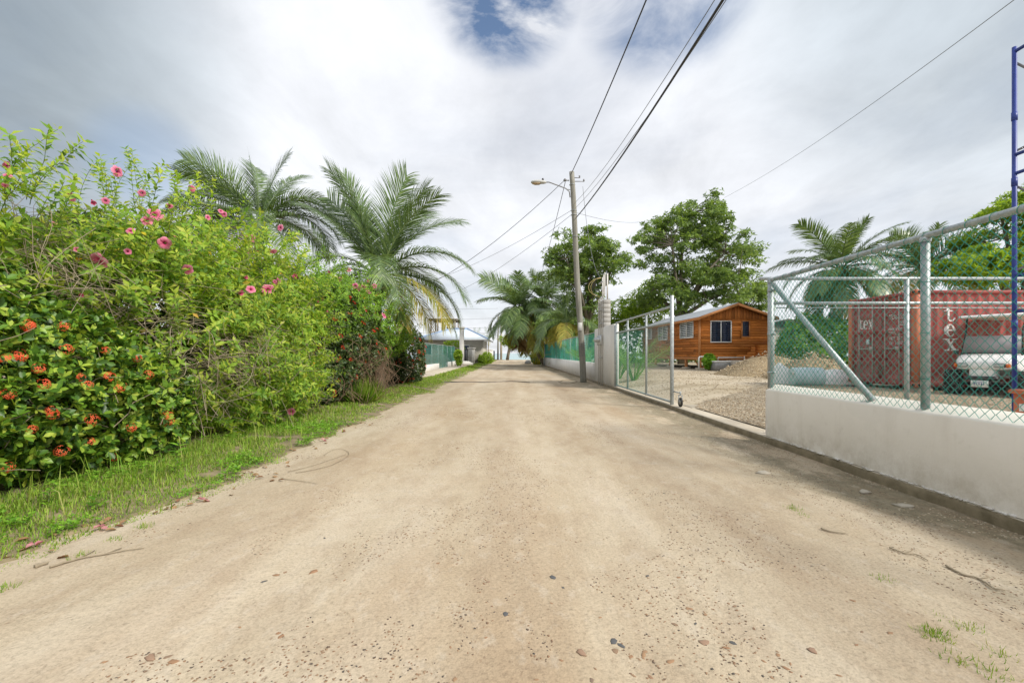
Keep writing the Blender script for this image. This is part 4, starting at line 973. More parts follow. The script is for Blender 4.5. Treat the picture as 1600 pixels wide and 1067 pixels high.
wire([on(.82) + Vector((-.14, 0, 0)), P(800, 383, 26), P(600, 450, 44)], .010, M['cablegrey'], 'upper pale wire running left from the middle of the pole', GW)
wire([on(.80) + Vector((-.14, 0, 0)), P(805, 402, 26), P(660, 455, 46)], .010, M['cablegrey'], 'lower pale wire running left from the middle of the pole', GW)
wire([on(.955) + Vector((-.32, .1, 0)), (2.75, 48, 8.7), (2.55, 76, 8.9)], .015, M['cable'], 'dark wire dropping from the pole top away down the road', GW)
wire([on(.81) + Vector((.15, 0, 0)), P(960, 346, 26), P(1012, 345, 32)], .009, M['cablegrey'], 'thin wire running right from the pole into the big tree', GW)
wire([P(1132, 309, 45), P(1345, 175, 20), P(1585, 0, 11.5)], .011, M['cablegrey'], 'lone thin wire crossing the sky from the big tree to the upper right', None)
wire([on(.93) + Vector((.5, -.05, 0)), P(924, 395, 21), P(939, 434, 20.1)], .010, M['cablegrey'], 'service wire dropping from the pole to the conduit bundle', GW)

# ------------------------------------------------------------------ gravel heaps, barrel, sheet
def heap(name, label, x, y, r, h, seed):
    n = 40; m = 16; V = [(x, y, zy(x, y) + h)]; g = zy(x, y)
    for i in range(1, m + 1):
        for k in range(n):
            a = 2 * math.pi * k / n; rr_ = r * i / m * (1 + .22 * (vnoise(np.array([math.cos(a) * 2]), np.array([math.sin(a) * 2]), 1.3, seed)[0] - .5))
            px, py = x + rr_ * math.cos(a), y + rr_ * math.sin(a); s = i / m
            z = g + h * max(0, (1 - s ** 1.05)) * (1 - .18 * math.exp(-(s * 4) ** 2)) + .16 * h * (fbm(np.array([px]), np.array([py]), 1.6, 4, seed)[0] - .45) * (1 - s * .6) - .06 * s
            V.append((px, py, z))
    f3 = [(0, 1 + k, 1 + (k + 1) % n) for k in range(n)]; f4 = [(1 + i * n + k, 1 + (i + 1) * n + k, 1 + (i + 1) * n + (k + 1) % n, 1 + i * n + (k + 1) % n) for i in range(m - 1) for k in range(n)]
    mb = MB(); mb.add(V, [f3, f4]); t = thing(name, label, 'gravel heap', (x, y, g), 'gravel heaps in the yard')
    mb.build('heap', M['pile'], t, True)
    r3 = np.random.default_rng(seed); V = []; Fc = []; b = 0
    for q in range(900):
        a = r3.uniform(0, 2 * math.pi); s = math.sqrt(r3.uniform(0, 1.1)); px, py = x + r * s * math.cos(a), y + r * s * math.sin(a)
        zz = g + h * max(0, 1 - s ** 1.05) + r3.uniform(-.02, .03); d = r3.uniform(.015, .04)
        v = r3.normal(0, d, (4, 3)) + (px, py, zz); V.append(v); Fc.append(np.array([(0, 1, 2), (0, 3, 1), (1, 3, 2), (0, 2, 3)]) + b); b += 4
    mb = MB(); mb.add(np.concatenate(V), [np.concatenate(Fc)]); o = mb.build('stones', M['pebble'], t); o['kind'] = 'stuff'
heap('gravel_heap', 'tan gravel heap beside the wooden cabin, partly behind the fence end post', 12.35, 21.8, 2.55, 1.22, 4)
heap('gravel_heap', 'tan gravel heap behind the pale blue barrel, seen through the fence', 12.55, 18.9, 2.1, 1.12, 9)
p0 = P(1234, 590, 14.6); 
t = thing('barrel', 'pale blue plastic barrel lying on its side in the yard', 'barrel', (9.6, 14.6, .36))
mb = MB(); mb.lathe([(0, .01), (.26, .0), (.295, .02), (.29, .06), (.30, .30), (.29, .33), (.30, .36), (.30, .56), (.29, .59), (.30, .62), (.29, .82), (.295, .86), (.26, .88), (0, .87)], 24, (0, 0, 0))
mb.xf(Matrix.Translation((8.95, 14.55, zy(9.5, 14.6) + .30)) @ Matrix.Rotation(R(-8), 4, 'Z') @ Matrix.Rotation(R(90), 4, 'Y')); mb.build('drum', M['barrel'], t, True)
mb = MB(); mb.lathe([(.06, 0), (.06, -.02), (0, -.02)], 10); mb.xf(Matrix.Translation((8.94, 14.45, zy(9.5, 14.6) + .42)) @ Matrix.Rotation(R(90), 4, 'Y')); mb.build('bung', M['offwhite'], t, True)
def lump(name, label, cat, cx, cy, rx, ry, h, mat, seed):
    n = 36; m = 14; V = []; g = zy(cx, cy)
    for i in range(m + 1):
        for k in range(n):
            a = 2 * math.pi * k / n; s = i / m
            x = cx + rx * s * math.cos(a); y = cy + ry * s * math.sin(a)
            z = g - .03 + h * math.sqrt(max(0, 1 - s ** 2.2)) * (1 + .7 * (fbm(np.array([x]), np.array([y]), 2.2, 4, seed)[0] - .47)) 
            V.append((x, y, z))
    f4 = [(i * n + k, (i + 1) * n + k, (i + 1) * n + (k + 1) % n, i * n + (k + 1) % n) for i in range(m) for k in range(n)]
    mb = MB(); mb.add(V, [f4]); return solo(mb, name, mat, label, cat, (cx, cy, g), smooth=True)
lump('plastic_sheet', 'rumpled white plastic sheet heaped behind the blue barrel', 'sheet', 10.75, 15.4, 1.15, .55, .52, M['offwhite'], 5)
lump('dark_tarp', 'small dark tarp scrap on the yard beside the white sheet', 'tarp', 10.45, 13.9, .5, .35, .10, M['black'], 6)
lump('white_sack', 'white sack slumped at the left end of the blue barrel', 'sack', 9.30, 15.7, .34, .40, .70, M['offwhite'], 12)

# ------------------------------------------------------------------ far left: fence, house, gate, pillars
t = thing('chain_link_fence', 'far pale teal mesh fence with low white plinths on the left side', 'fence', (-6.3, 41, 0))
for (ya, yb) in ((30, 38.5), (44.2, 50)):
    mb = MB(); mb.bbox((-6.45, ya, -.1), (-6.15, yb, .55), .03); mb.build('plinth', M['whitewall'], t)
for y in (30.1, 32.8, 35.6, 38.6, 41.3, 44.1, 47, 49.8): mb = MB(); mb.tube([(-6.28, y, 0), (-6.28, y, 2.15)], .035, 8); mb.build('fence_post', M['galv'], t, True)
for z in (2.13, 1.3): mb = MB(); mb.tube([(-6.28, 30, z), (-6.28, 50, z)], .022, 6); mb.build('rail', M['galv'], t, True)
link_part(t, 'chain_link', M['vinylpale'], (-6.25, 30, 0), (0, 1, 0), 20, .08, 2.12, .11, .004, ns=3)
structure('sidewalk', MB().bbox((-6.9, 26, -.2), (-4.75, 52, .10), .02).mesh('sidewalk', M['conc']))
mb = MB(); mb.poly_ex([(-5.75, 48, .1), (-4.2, 48, .1), (-4.2, 48, .35), (-4.6, 48, .55), (-5.75, 48, .6)], (0, 1.6, 0)); solo(mb, 'white_plinth', M['whitewall'], 'low white plinth with a sloped end at the foot of the white column', 'plinth', (-5, 48.8, .1))
t = thing('white_column', 'tall square white column by the black gate on the left', 'column', (-5.5, 50.3, .1))
mb = MB(); mb.bbox((-5.75, 49.8, -.1), (-5.3, 50.5, 4.1), .03); mb.build('shaft', M['whitewall'], t)
mb = MB(); mb.bbox((-5.82, 49.72, 4.1), (-5.23, 50.58, 4.3), .03); mb.build('capital', M['whitewall'], t)
def bgate(label, x, y0, y1, h):
    t = thing('metal_gate', label, 'gate', (x, (y0 + y1) / 2, 0))
    mb = MB(); mb.box((x - .02, y0, .12), (x + .02, y1, h)); mb.build('gate_sheet', M['gateblack'], t)
    mb = MB()
    for z in (.12, h * .5, h - .06): mb.box((x + .022, y0, z), (x + .05, y1, z + .07))
    mb.build('gate_rail', M['gateblack'], t)
bgate('black sheet gate between the white column and the white pillars', -5.3, 50.7, 54.8, 1.85)
bgate('black sheet gate at the far end of the white pillars', -3.75, 92, 99, 1.9)
for i, y in enumerate((55.2, 58.0, 62.5, 66.5, 71, 76, 82, 88)):
    x = -5.1 + (y - 55) * .036
    t = thing('white_pillar', ('first', 'second', 'third', 'fourth', 'fifth', 'sixth', 'seventh', 'last')[i] + ' square white capped pillar counting away from the first black gate', 'pillar', (x, y, 0), 'white pillars beyond the black gate')
    mb = MB(); mb.bbox((x - .25, y - .25, -.1), (x + .25, y + .25, 1.95), .02); mb.build('shaft', M['whitewall'], t)
    mb = MB(); mb.bbox((x - .32, y - .32, 1.95), (x + .32, y + .32, 2.1), .02); mb.build('cap', M['whitewall'], t)
mb = MB(); mb.poly_ex([(-4.95, 62.8, -.1), (-5.1, 62.8, -.1), (-4.1, 91, -.1), (-3.95, 91, -.1)], (0, 0, 1.75)); solo(mb, 'garden_wall', M['whitewall'], 'white wall filling between the farthest white pillars', 'wall', (-4.5, 76, 0))
bgate('narrow dark gate between the first two white pillars', -5.05, 58.3, 62.2, 1.7)
hb = thing('white_house', 'pale house with a light blue hipped roof beyond the teal fence', 'house', (-8, 65, 0))
mb = MB(); mb.box((-12.2, 60.5, -.1), (-3.9, 71, 3.15)); mb.build('wall', M['beige'], hb)
def hip(x0, x1, y0, y1, ze, rx0, rx1, ry, zr, th=.12):
    e = [(x0, y0, ze), (x1, y0, ze), (x1, y1, ze), (x0, y1, ze)]; r = [(rx0, ry, zr), (rx1, ry, zr)]
    m = MB(); m.add(e + r, [[(0, 1, 5, 4), (2, 3, 4, 5)], [(1, 2, 5), (3, 0, 4)], [(3, 2, 1, 0)]]); return m
ro = hip(-13.0, -3.0, 59.6, 71.8, 3.2, -8.9, -6.4, 65.7, 4.9).build('roof', M['roofblue'], hb)
mb = MB(); mb.box((-13.0, 59.55, 3.05), (-3.0, 59.62, 3.22)); mb.box((-3.02, 59.63, 3.05), (-2.96, 71.8, 3.22)); mb.build('fascia', M['greym'], ro)
mb = MB(); mb.tube([(-8.9, 65.7, 4.93), (-6.4, 65.7, 4.93)], .12, 6); mb.tube([(-13, 59.6, 3.25), (-8.9, 65.7, 4.93)], .10, 6); mb.tube([(-3, 59.6, 3.25), (-6.4, 65.7, 4.93)], .10, 6); mb.build('ridge_cap', M['roofedge'], ro)
for x in (-11.2, -8.8, -6.2):
    mb = MB(); mb.box((x - .55, 60.44, 1.2), (x + .55, 60.49, 2.5)); wdo = mb.build('window', M['white'], hb)
    mb = MB(); mb.box((x - .47, 60.42, 1.28), (x + .47, 60.438, 2.42)); mb.build('pane', M['glassdark'], wdo)
t = thing('timber_frame', 'weathered timber upper-storey frame rising behind the blue-roofed house', 'timber frame', (-11.5, 76, 4.5))
mb = MB(); mb.box((-13.5, 74, -.1), (-9, 79, 5.0)); mb.build('wall', M['beige'], t)
for x in (-13.2, -12.1, -11.2, -10.2, -9.3):
    for y in (74.2, 78.8): mb = MB(); mb.box((x - .1, y - .1, 5.0), (x + .1, y + .1, 6.7)); mb.build('post', M['brown'], t)
for y in (74.2, 78.8):
    mb = MB(); mb.box((-13.6, y - .12, 6.7), (-8.9, y + .12, 6.95)); mb.build('beam', M['brown'], t)
mb = MB(); mb.box((-13.6, 73.9, 6.95), (-8.9, 79.1, 7.05)); mb.build('deck', M['brown'], t)
for q, (px, Y, h, lb) in enumerate(((778, 98, 9.5, 'wooden utility pole far down the road near the sea'), (783, 104, 8.5, 'pale post just behind the far utility pole'))):
    x = (px - 800) / F * Y; mb = MB(); mb.tube([(x, Y, -.2), (x + .05, Y, h)], [.2 if q == 0 else .28, .15 if q == 0 else .24], 8); solo(mb, 'utility_pole', M['pole'] if q == 0 else M['conc'], lb, 'utility pole', (x, Y, 0), smooth=True)
for k, (y0, y1) in enumerate(((482, 480), (497, 498), (512, 508), (520, 517))):
    wire([P(778, y0, 98), P(690, (y0 + y1) / 2 + 2, 92), P(560, y1, 84)], .022, M['cablegrey'], ('topmost', 'second from top', 'third from top', 'lowest')[k] + ' of the faint wires left of the far utility pole', 'wires from the far utility pole')
# distant cabin roof behind the yard hedge
t = thing('shed', 'low shed with a grey sheet roof showing above the yard hedge', 'shed', (19.5, 34, .3))
mb = MB(); mb.box((17, 33.2, .2), (23, 38, 3.1)); mb.build('wall', M['beige'], t)
mb = MB(); mb.poly_ex([(16.6, 32.6, 3.15), (19.8, 32.6, 3.95), (23.4, 32.6, 3.3), (23.4, 32.6, 3.2), (19.8, 32.6, 3.85), (16.6, 32.6, 3.05)], (0, 6, 0)); mb.build('roof', M['zinc'], t)
for k in range(2):
    mb = MB(); x = (838 - 800) / F * 60 + k * -1.05; y = 60 + k * 1.5; mb.lathe([(0, .42), (.2, .40), (.38, .25), (.45, .05), (.4, -.1)], 12, (x, y, .05)); solo(mb, 'rubbish_bag', M['black'] if k == 0 else M['greym'], 'shiny black rubbish bag at the foot of the yellow palms' if k == 0 else 'grey rubbish bag left of the black one under the palms', 'bag', (x, y, 0), smooth=True)
# ------------------------------------------------------------------ foliage tools
def nrmz(v): return v / (np.linalg.norm(v, axis=-1, keepdims=True) + 1e-9)
T_OVAL = (np.array([(0,0,0),(.5,0,-.04),(1,0,-.10),(.27,.40,.05),(.68,.46,.02),(.27,-.40,.05),(.68,-.46,.02)]), [[(0,1,4,3),(0,5,6,1)],[(1,2,4),(1,6,2)]])
T_KITE = (np.array([(0,0,0),(1,0,-.10),(.45,.5,.07),(.45,-.5,.07)]), [[(0,1,2),(0,3,1)]])
T_LONG = (np.array([(0,0,0),(.5,0,.0),(1,0,-.16),(.4,.5,.06),(.4,-.5,.06)]), [[(0,1,3),(1,2,3),(0,4,1),(1,4,2)]])
def leaf_geo(B, A, N, L, W, T):
    """base points, axis, up normal, length, width -> verts, faces"""
    tv, tf = T; n = len(B); A = nrmz(A); S = nrmz(np.cross(N, A)); N = np.cross(A, S)
    V = B[:, None] + A[:, None] * (tv[None, :, 0, None] * L[:, None, None]) + S[:, None] * (tv[None, :, 1, None] * W[:, None, None]) + N[:, None] * (tv[None, :, 2, None] * L[:, None, None])
    k = len(tv); off = np.arange(n)[:, None, None] * k
    return V.reshape(-1, 3), [(np.array(f)[None] + off).reshape(-1, len(f[0])) for f in tf]
def rosette(Pt, D, k, spread, L, W, jl=.3, r=None):
    r = r or rng; n = len(Pt); D = nrmz(D)
    a = np.cross(D, np.array([.3, .5, .8])); a = nrmz(a); b = np.cross(D, a)
    ph = (np.arange(k) / k * 2 * math.pi)[None] + r.uniform(0, 6.28, (n, 1)) + r.normal(0, .25, (n, k))
    tg = a[:, None] * np.cos(ph)[..., None] + b[:, None] * np.sin(ph)[..., None]
    sp = spread + r.normal(0, .22, (n, k))
    A = D[:, None] * np.cos(sp)[..., None] + tg * np.sin(sp)[..., None]; N = D[:, None] * np.sin(sp)[..., None] - tg * np.cos(sp)[..., None]
    Bp = np.repeat(Pt[:, None], k, 1) + A * .006
    l = L * r.uniform(1 - jl, 1 + jl, (n, k)); return Bp.reshape(-1, 3), A.reshape(-1, 3), N.reshape(-1, 3), l.ravel(), (l * W / L).ravel()
CAMP = np.array([0, 0, CAMZ])
def blob_points(blobs, n, depth, cull=-.25, rough=.12, r=None, pw=1.6, zmin=.03):
    r = r or rng; bl = np.array(blobs, float); ar = (bl[:, 3] * bl[:, 4] + bl[:, 4] * bl[:, 5] + bl[:, 3] * bl[:, 5]); pr = ar / ar.sum()
    m = int(n * 2.6); ids = r.choice(len(bl), m, p=pr); u = nrmz(r.normal(size=(m, 3))); b = bl[ids]
    dp = depth * r.random(m) ** pw
    c = b[:, :3]; rr_ = b[:, 3:]
    p0 = c + rr_ * u
    lump_ = 1 + rough * 2.2 * (fbm(p0[:, 0] + p0[:, 2] * .7, p0[:, 1] - p0[:, 2] * .6, 1.5, 3, 5) - .45)
    p = c + rr_ * u * (lump_ * (1 - dp))[:, None]; N = nrmz(u / rr_)
    keep = p[:, 2] > zmin
    for q in bl:
        ins = (((p - q[:3]) / q[3:]) ** 2).sum(1) < .72
        keep &= ~(ins & (np.abs(c - q[:3]).sum(1) > 1e-6))
    vd = nrmz(CAMP - p); f = (N * vd).sum(1); keep &= (f > cull) | (r.random(m) < .25)
    p, N, dp = p[keep][:n], N[keep][:n], dp[keep][:n]
    return p, N, dp
def hit(px, py, blobs, default=None, push=-.03):
    d = np.array(((px - 800) / F, 1.0, -(py - HOR) / F)); best = None
    for q in np.array(blobs, float):
        o = (CAMP - q[:3]) / q[3:]; dd = d / q[3:]; a = dd @ dd; b = o @ dd; c = o @ o - 1; disc = b * b - a * c
        if disc < 0: continue
        t = (-b - math.sqrt(disc)) / a
        if t > 0 and (best is None or t < best): best = t
    if best is None:
        best = default
        if best is None: return None
    return CAMP + d * (best + push)
class Acc:
    def __init__(s): s.V = []; s.F = []; s.n = 0
    def add(s, V, fs):
        s.V.append(V)
        for f in fs: s.F.append(f + s.n)
        s.n += len(V)
    def part(s, name, mat, parent, kind='stuff', smooth=False):
        by = {}
        for f in s.F: by.setdefault(f.shape[1], []).append(f)
        V = np.concatenate(s.V); root = parent
        V = V - np.array(tuple(WL[root])) if root in WL else V
        o = link(name, mesh_np(name, V, [np.concatenate(v) for v in by.values()], mat, smooth), parent)
        if kind: o['kind'] = kind
        return o
def mat_from(B, A, N, L, W):
    A = Vector(A).normalized(); S = Vector(N).cross(A).normalized(); Nn = A.cross(S)
    m = Matrix(((A.x * L, S.x * W, Nn.x * L, B[0]), (A.y * L, S.y * W, Nn.y * L, B[1]), (A.z * L, S.z * W, Nn.z * L, B[2]), (0, 0, 0, 1)))
    return m
def leaf_unit(name, mat, T):
    return mesh_np(name, T[0], [np.array(f) for f in T[1]], mat)
def add_leaves(t, name, mat, LV, T, nparts=300, inframe=True, unit=None):
    """LV = (B,A,N,L,W,depth); the leaves that show largest become parts, the rest one stuff part"""
    B, A, N, L, W, dp = LV
    dist = np.linalg.norm(B - CAMP, axis=1); px = 800 + F * B[:, 0] / B[:, 1]; py = HOR - F * (B[:, 2] - CAMZ) / B[:, 1]
    fac = np.abs((nrmz(N) * nrmz(CAMP - B)).sum(1))
    score = L / dist * (.4 + .6 * fac) * np.exp(-dp * 9) * ((px > 3) & (px < 1597) & (py > 3) & (py < 1060) & (B[:, 1] > .5))
    idx = np.argsort(-score)[:nparts]; mask = np.zeros(len(B), bool); mask[idx] = True; mask &= score > 0
    if nparts:
        unit = unit or leaf_unit(name, mat, T); wv = np.array(tuple(WL[t]))
        for i in np.nonzero(mask)[0]:
            o = bpy.data.objects.new('leaf', unit); C.objects.link(o); o.parent = t; o.matrix_basis = mat_from(B[i] - wv, A[i], N[i], L[i], W[i])
    k = ~mask; acc = Acc(); acc.add(*leaf_geo(B[k], A[k], N[k], L[k], W[k], T)); return acc.part(name, mat, t)
def cat_(*ls): return tuple(np.concatenate(x) for x in zip(*ls))
def twigs(t, name, mat, blobs, n, r0, length, seed, depth=.25, gravity=.5):
    r = np.random.default_rng(seed); p, N, dp = blob_points(blobs, n, depth, r=r); mb = MB()
    for i in range(len(p)):
        d = nrmz(r.normal(size=3) * (1, 1, .6) + N[i] * .5); L = length * r.uniform(.4, 1.3); q = p[i] - d * L * .5; pts = []
        for s in np.linspace(0, 1, 5): pts.append(q + d * L * s + np.array([0, 0, -gravity * L * (s - .5) ** 2]) + r.normal(0, .015, 3))
        mb.tube(pts, np.linspace(r0, r0 * .5, 5), 3, False)
    o = mb.build(name, mat, t); o['kind'] = 'stuff'; return o

# ------------------------------------------------------------------ flowers
def flower_mesh(op=1.0):
    """trumpet with five rounded, overlapping petals; opens along +Z, radius 1"""
    Vs = []; Fs = []
    def pt(r, a, z): return (r * math.cos(a), r * math.sin(a), z)
    for k in range(5):
        a = k * 2 * math.pi / 5; b = len(Vs); tw = .06 * (k % 2)
        rows = [(.10, .50, -.75), (.17, .60, -.30), (.30, .70, -.03), (.62, .74, .07), (.90, .60, .02), (1.0, .30, -.06)]
        if op < 1: rows = [(q0, q1, z0) for (q0, q1, z0) in [(.10, .5, -.75), (.17, .6, -.30), (.26, .62, -.02), (.40, .66, .30), (.50, .55, .52), (.52, .3, .66)]]
        for (rr_, hw, z) in rows:
            for s in (-1, -.5, 0, .5, 1): Vs.append(pt(rr_ * (1 - .05 * abs(s)), a + s * hw, z + .05 * s + tw - .04 * abs(s) * (rr_ > .5)))
        for i in range(5):
            for j in range(4): Fs.append((b + i * 5 + j, b + i * 5 + j + 1, b + i * 5 + j + 6, b + i * 5 + j + 5))
    return mesh_np('flower', Vs, [np.array(Fs)], M['pink'], True)
def ixora_cluster(mat, seed, n=16):
    r = np.random.default_rng(seed); Vs = []; Fs = []
    for q in range(n):
        u = nrmz(r.normal(size=3) * (1, 1, .5) + (0, 0, .7)); c = u * np.array([1, 1, .55]) * r.uniform(.7, 1.0); a = nrmz(np.cross(u, r.normal(size=3))); b_ = np.cross(u, a); R0 = .34
        i0 = len(Vs); Vs.append(c)
        for k in range(4):
            th = k * math.pi / 2; d = a * math.cos(th) + b_ * math.sin(th); e = -a * math.sin(th) + b_ * math.cos(th)
            Vs += [c + d * R0 * .5 + e * R0 * .22, c + d * R0 - u * .06, c + d * R0 * .5 - e * R0 * .22]; j = i0 + 1 + 3 * k; Fs.append((i0, j + 2, j + 1, j))
    return mesh_np('flower_cluster', Vs, [np.array(Fs)], mat)
FM = flower_mesh(); FMC = flower_mesh(.5); IX = [ixora_cluster(M['orange'], s, n) for s, n in ((1, 18), (2, 24), (3, 14), (4, 20))]; IXR = [ixora_cluster(M['redfl'], s, n) for s, n in ((5, 12), (6, 16), (7, 9))]
def put(t, name, me, p, D, s, r):
    D = Vector(D).normalized(); q = D.to_track_quat('Z', 'Y'); o = bpy.data.objects.new(name, me); C.objects.link(o); o.parent = t
    o.location = Vector(p) - WL[t]; o.rotation_euler = (q.to_matrix() @ Matrix.Rotation(r.uniform(0, 6.28), 3, 'Z')).to_euler(); o.scale = (s,) * 3; return o

# ------------------------------------------------------------------ hedge plants on the left
def ixora(name, label, blobs, n, lsize, mat, ixm, flist, nrand, loc, seed, nparts, fsize=.058, T=T_OVAL, group=None):
    r = np.random.default_rng(seed); t = thing(name, label, 'shrub', loc, group)
    p, N, dp = blob_points(blobs, n, .34, r=r, rough=.16)
    D = N * .75 + np.array([0, 0, .55]) + r.normal(0, .45, p.shape)
    B, A, Nn, L, W = rosette(p, D, 6, .95, lsize, lsize * .52, .32, r)
    add_leaves(t, 'foliage', mat, (B, A, Nn, L, W, np.repeat(dp, 6)), T, nparts)
    twigs(t, 'twigs', M['twig'], blobs, 90, .006, .7, seed + 1, .4)
    for (px, py) in flist:
        h = hit(px, py, blobs)
        if h is None: continue
        put(t, 'flower_cluster', random.choice(ixm), h + nrmz(CAMP - h) * .07, CAMP - h + np.array([0, 0, 2.2]) + r.normal(0, .8, 3), fsize * r.uniform(.75, 1.2), r)
    if nrand:
        p, N, dp = blob_points(blobs, nrand, .02, cull=.15, r=r, rough=.16)
        for i in range(len(p)): put(t, 'flower_cluster', random.choice(ixm), p[i] + N[i] * .03, N[i] + np.array([0, 0, .5]), fsize * r.uniform(.6, 1.15), r)
    return t
IXB = [(-5.75,3.9,1.25,1.25,1.5,1.3),(-5.35,4.95,.95,1.05,1.35,1.05),(-5.2,5.9,.72,.92,.95,.85),(-5.3,3.4,.75,.9,1.6,.85)]
FL1 = [(30,556),(45,510),(165,547),(172,588),(137,602),(127,589),(187,604),(231,586),(12,616),(80,641),(50,671),(144,656),(263,657),(96,704),(177,714),(134,757),(95,752),(12,730),(104,546),(307,675),(25,387),(13,430),(72,446),(100,445),(40,452),(42,508),(28,556),(60,575),(262,650),(256,662),(160,748),(8,560),(205,668),(83,648),(140,690),(100,510),(215,560),(68,600)]
ixora('ixora_bush', 'dark glossy bush with orange-red flower clusters at the left front edge of the road', IXB, 4300, .082, M['ixora'], IX, FL1, 0, (-5.3, 4.6, .05), 11, 300)

def allamanda(name, label, blobs, n, lsize, mat, flist, loc, seed, nparts, nshoot, shoot_len, T, fs, twn, top_bias=.55, yel=60, group=None, gaps=()):
    r = np.random.default_rng(seed); t = thing(name, label, 'shrub', loc, group)
    p, N, dp = blob_points(blobs, n, .45, r=r, rough=.20)
    gap = fbm(p[:, 1] * 1.0 + 3 * p[:, 0], p[:, 2] * 1.3, 1.5, 4, seed); k = (gap > .40) | (r.random(len(p)) < .12) | (dp > .3); p, N, dp = p[k], N[k], dp[k]
    D = N * .6 + np.array([0.1, -.05, .45]) + r.normal(0, .55, p.shape)
    gc = [g for g in (hit(a, b_, blobs) for a, b_ in gaps) if g is not None]
    k = np.ones(len(p), bool)
    for g in gc: k &= (np.linalg.norm((p - g) * (1, .8, 1), axis=1) > .42 + .25 * fbm(p[:, 1], p[:, 2], 3, 2, 4)) | (r.random(len(p)) < .4)
    p, N, dp, D = p[k], N[k], dp[k], D[k]
    LV = [rosette(p, D, 4, 1.15, lsize, lsize * .42, .35, r) + (np.repeat(dp, 4),)]
    # long arching shoots with whorls of leaves
    ps, Ns, _ = blob_points(blobs, nshoot, .06, cull=-.1, r=r); mb = MB(); Pn = []; Dn = []
    for i in range(len(ps)):
        up = max(Ns[i][2], 0); L = shoot_len * r.uniform(.35, 1.1) * (top_bias + (1 - top_bias) * up * 1.6)
        d = nrmz(Ns[i] * .55 + np.array([.1, 0, .75 + .6 * up]) + r.normal(0, .28, 3)); q = ps[i].copy(); pts = [q.copy()]; k = int(L / .065) + 2
        for s in range(k):
            d = nrmz(d + np.array([0, 0, -.05 - .035 * (1 - up)]) + r.normal(0, .05, 3)); q = q + d * .065; pts.append(q.copy()); Pn.append(q.copy()); Dn.append(d)
        mb.tube(pts, np.linspace(.0045, .0022, len(pts)), 3, False)
    o = mb.build('stems', M['stem'], t); o['kind'] = 'stuff'
    Pn = np.array(Pn); Dn = np.array(Dn)
    LV.append(rosette(Pn, Dn, 3, 1.12, lsize * .95, lsize * .40, .35, r) + (np.zeros(len(Pn) * 3),))
    add_leaves(t, 'foliage', mat, cat_(*LV), T, nparts)
    p, N, dp = blob_points(blobs, yel, .05, cull=.1, r=r); B, A, Nn, L, W = rosette(p + N * .03, N + np.array([0, 0, -.2]), 1, .9, lsize, lsize * .5, .3, r)
    acc = Acc(); acc.add(*leaf_geo(B, A, Nn, L, W, T)); acc.part('yellow_leaves', M['allayel'], t)
    twigs(t, 'twigs', M['twig'], blobs, twn, .0045, .95, seed + 3, .12)
    mb = MB()
    for g in gc:
        for i in range(75):
            d = nrmz(r.normal(size=3) * (.6, 1, .7)); L = r.uniform(.4, 1.1); q = g + r.normal(0, .24, 3) - nrmz(CAMP - g) * .12 - d * L / 2; b1 = r.normal(0, .07, 3)
            mb.tube([q + d * L * s + b1 * math.sin(3.1 * s) for s in np.linspace(0, 1, 5)], np.linspace(.0045, .002, 5), 3, False)
    if gc: o = mb.build('bare_branches', M['twig'], t); o['kind'] = 'stuff'
    for (px, py, s) in flist:
        h = hit(px, py, blobs, None); 
        if h is None: h = hit(px, py, [(b[0], b[1], b[2], b[3], b[4], b[5] * 1.42) for b in blobs], None)
        if h is None: continue
        put(t, 'flower', FM if r.random() < .78 else FMC, h + nrmz(CAMP - h) * .16, nrmz(CAMP - h) + np.array([.15, -.15, .2]) + r.normal(0, .5, 3), s / F * h[1] * .5 * fs / math.sqrt(1 + ((px - 800) / F) ** 2), r)
    if nparts > 100:
        p, N, dp = blob_points(blobs, 34, .0, cull=.2, r=r)
        for i in range(len(p)):
            if p[i][2] > 1.6: put(t, 'flower', FM if r.random() < .6 else FMC, p[i] + N[i] * .12, nrmz(CAMP - p[i]) + N[i] * .6 + r.normal(0, .5, 3), r.uniform(.035, .062), r)
    return t
ALB = [(-6.5,4.9,2.35,1.3,1.9,1.15),(-5.75,7.6,2.1,1.3,2.0,1.6),(-5.45,9.9,1.85,1.2,1.9,1.75),(-5.05,8.7,.85,1.0,2.1,.95),(-5.15,7.0,1.15,.92,1.3,1.0)]
FL2 = [(128,227,32),(183,268,24),(222,302,15),(242,335,30),(230,345,22),(257,380,25),(155,407,36),(293,421,20),(395,324,14),(392,372,17),(389,391,17),(407,394,19),(427,393,13),(438,356,13),(418,452,24),(392,452,17),(375,458,19),(432,440,15),(463,433,17),(110,308,22),(145,315,20),(165,314,15),(265,322,13),(10,258,20),(22,238,16),(12,275,17),(4,183,20),(325,340,11),(350,335,11),(275,370,9),(300,295,14),(108,305,16),(345,330,10),(200,393,14),(455,643,14),(8,290,14),(120,390,12)]
allamanda('allamanda_shrub', 'large bright yellow-green shrub with big pink trumpet flowers, tallest in the hedge', ALB, 13500, .110, M['alla'], FL2, (-5.6, 7.5, .05), 21, 300, 620, .72, T_LONG, 1.0, 1100, gaps=((300, 600), (345, 560), (130, 470), (60, 440), (270, 520), (400, 560)))
IXB2 = [(-5.1,13.2,1.75,1.1,2.6,1.55),(-5.2,11.9,1.0,1.0,1.6,1.1)]
ixora('ixora_bush', 'dark green bush dotted with small red flowers in the middle of the hedge', IXB2, 5000, .085, M['ixora2'], IXR, [(540,498),(545,468),(500,545),(525,562),(530,560)], 120, (-5.1, 13, .05), 31, 120, .075, T_KITE)
ALB2 = [(-5.35,14.6,2.75,1.2,2.9,1.05),(-4.95,17.0,2.35,1.1,2.3,1.2),(-5.0,12.2,2.5,.9,1.6,.9)]
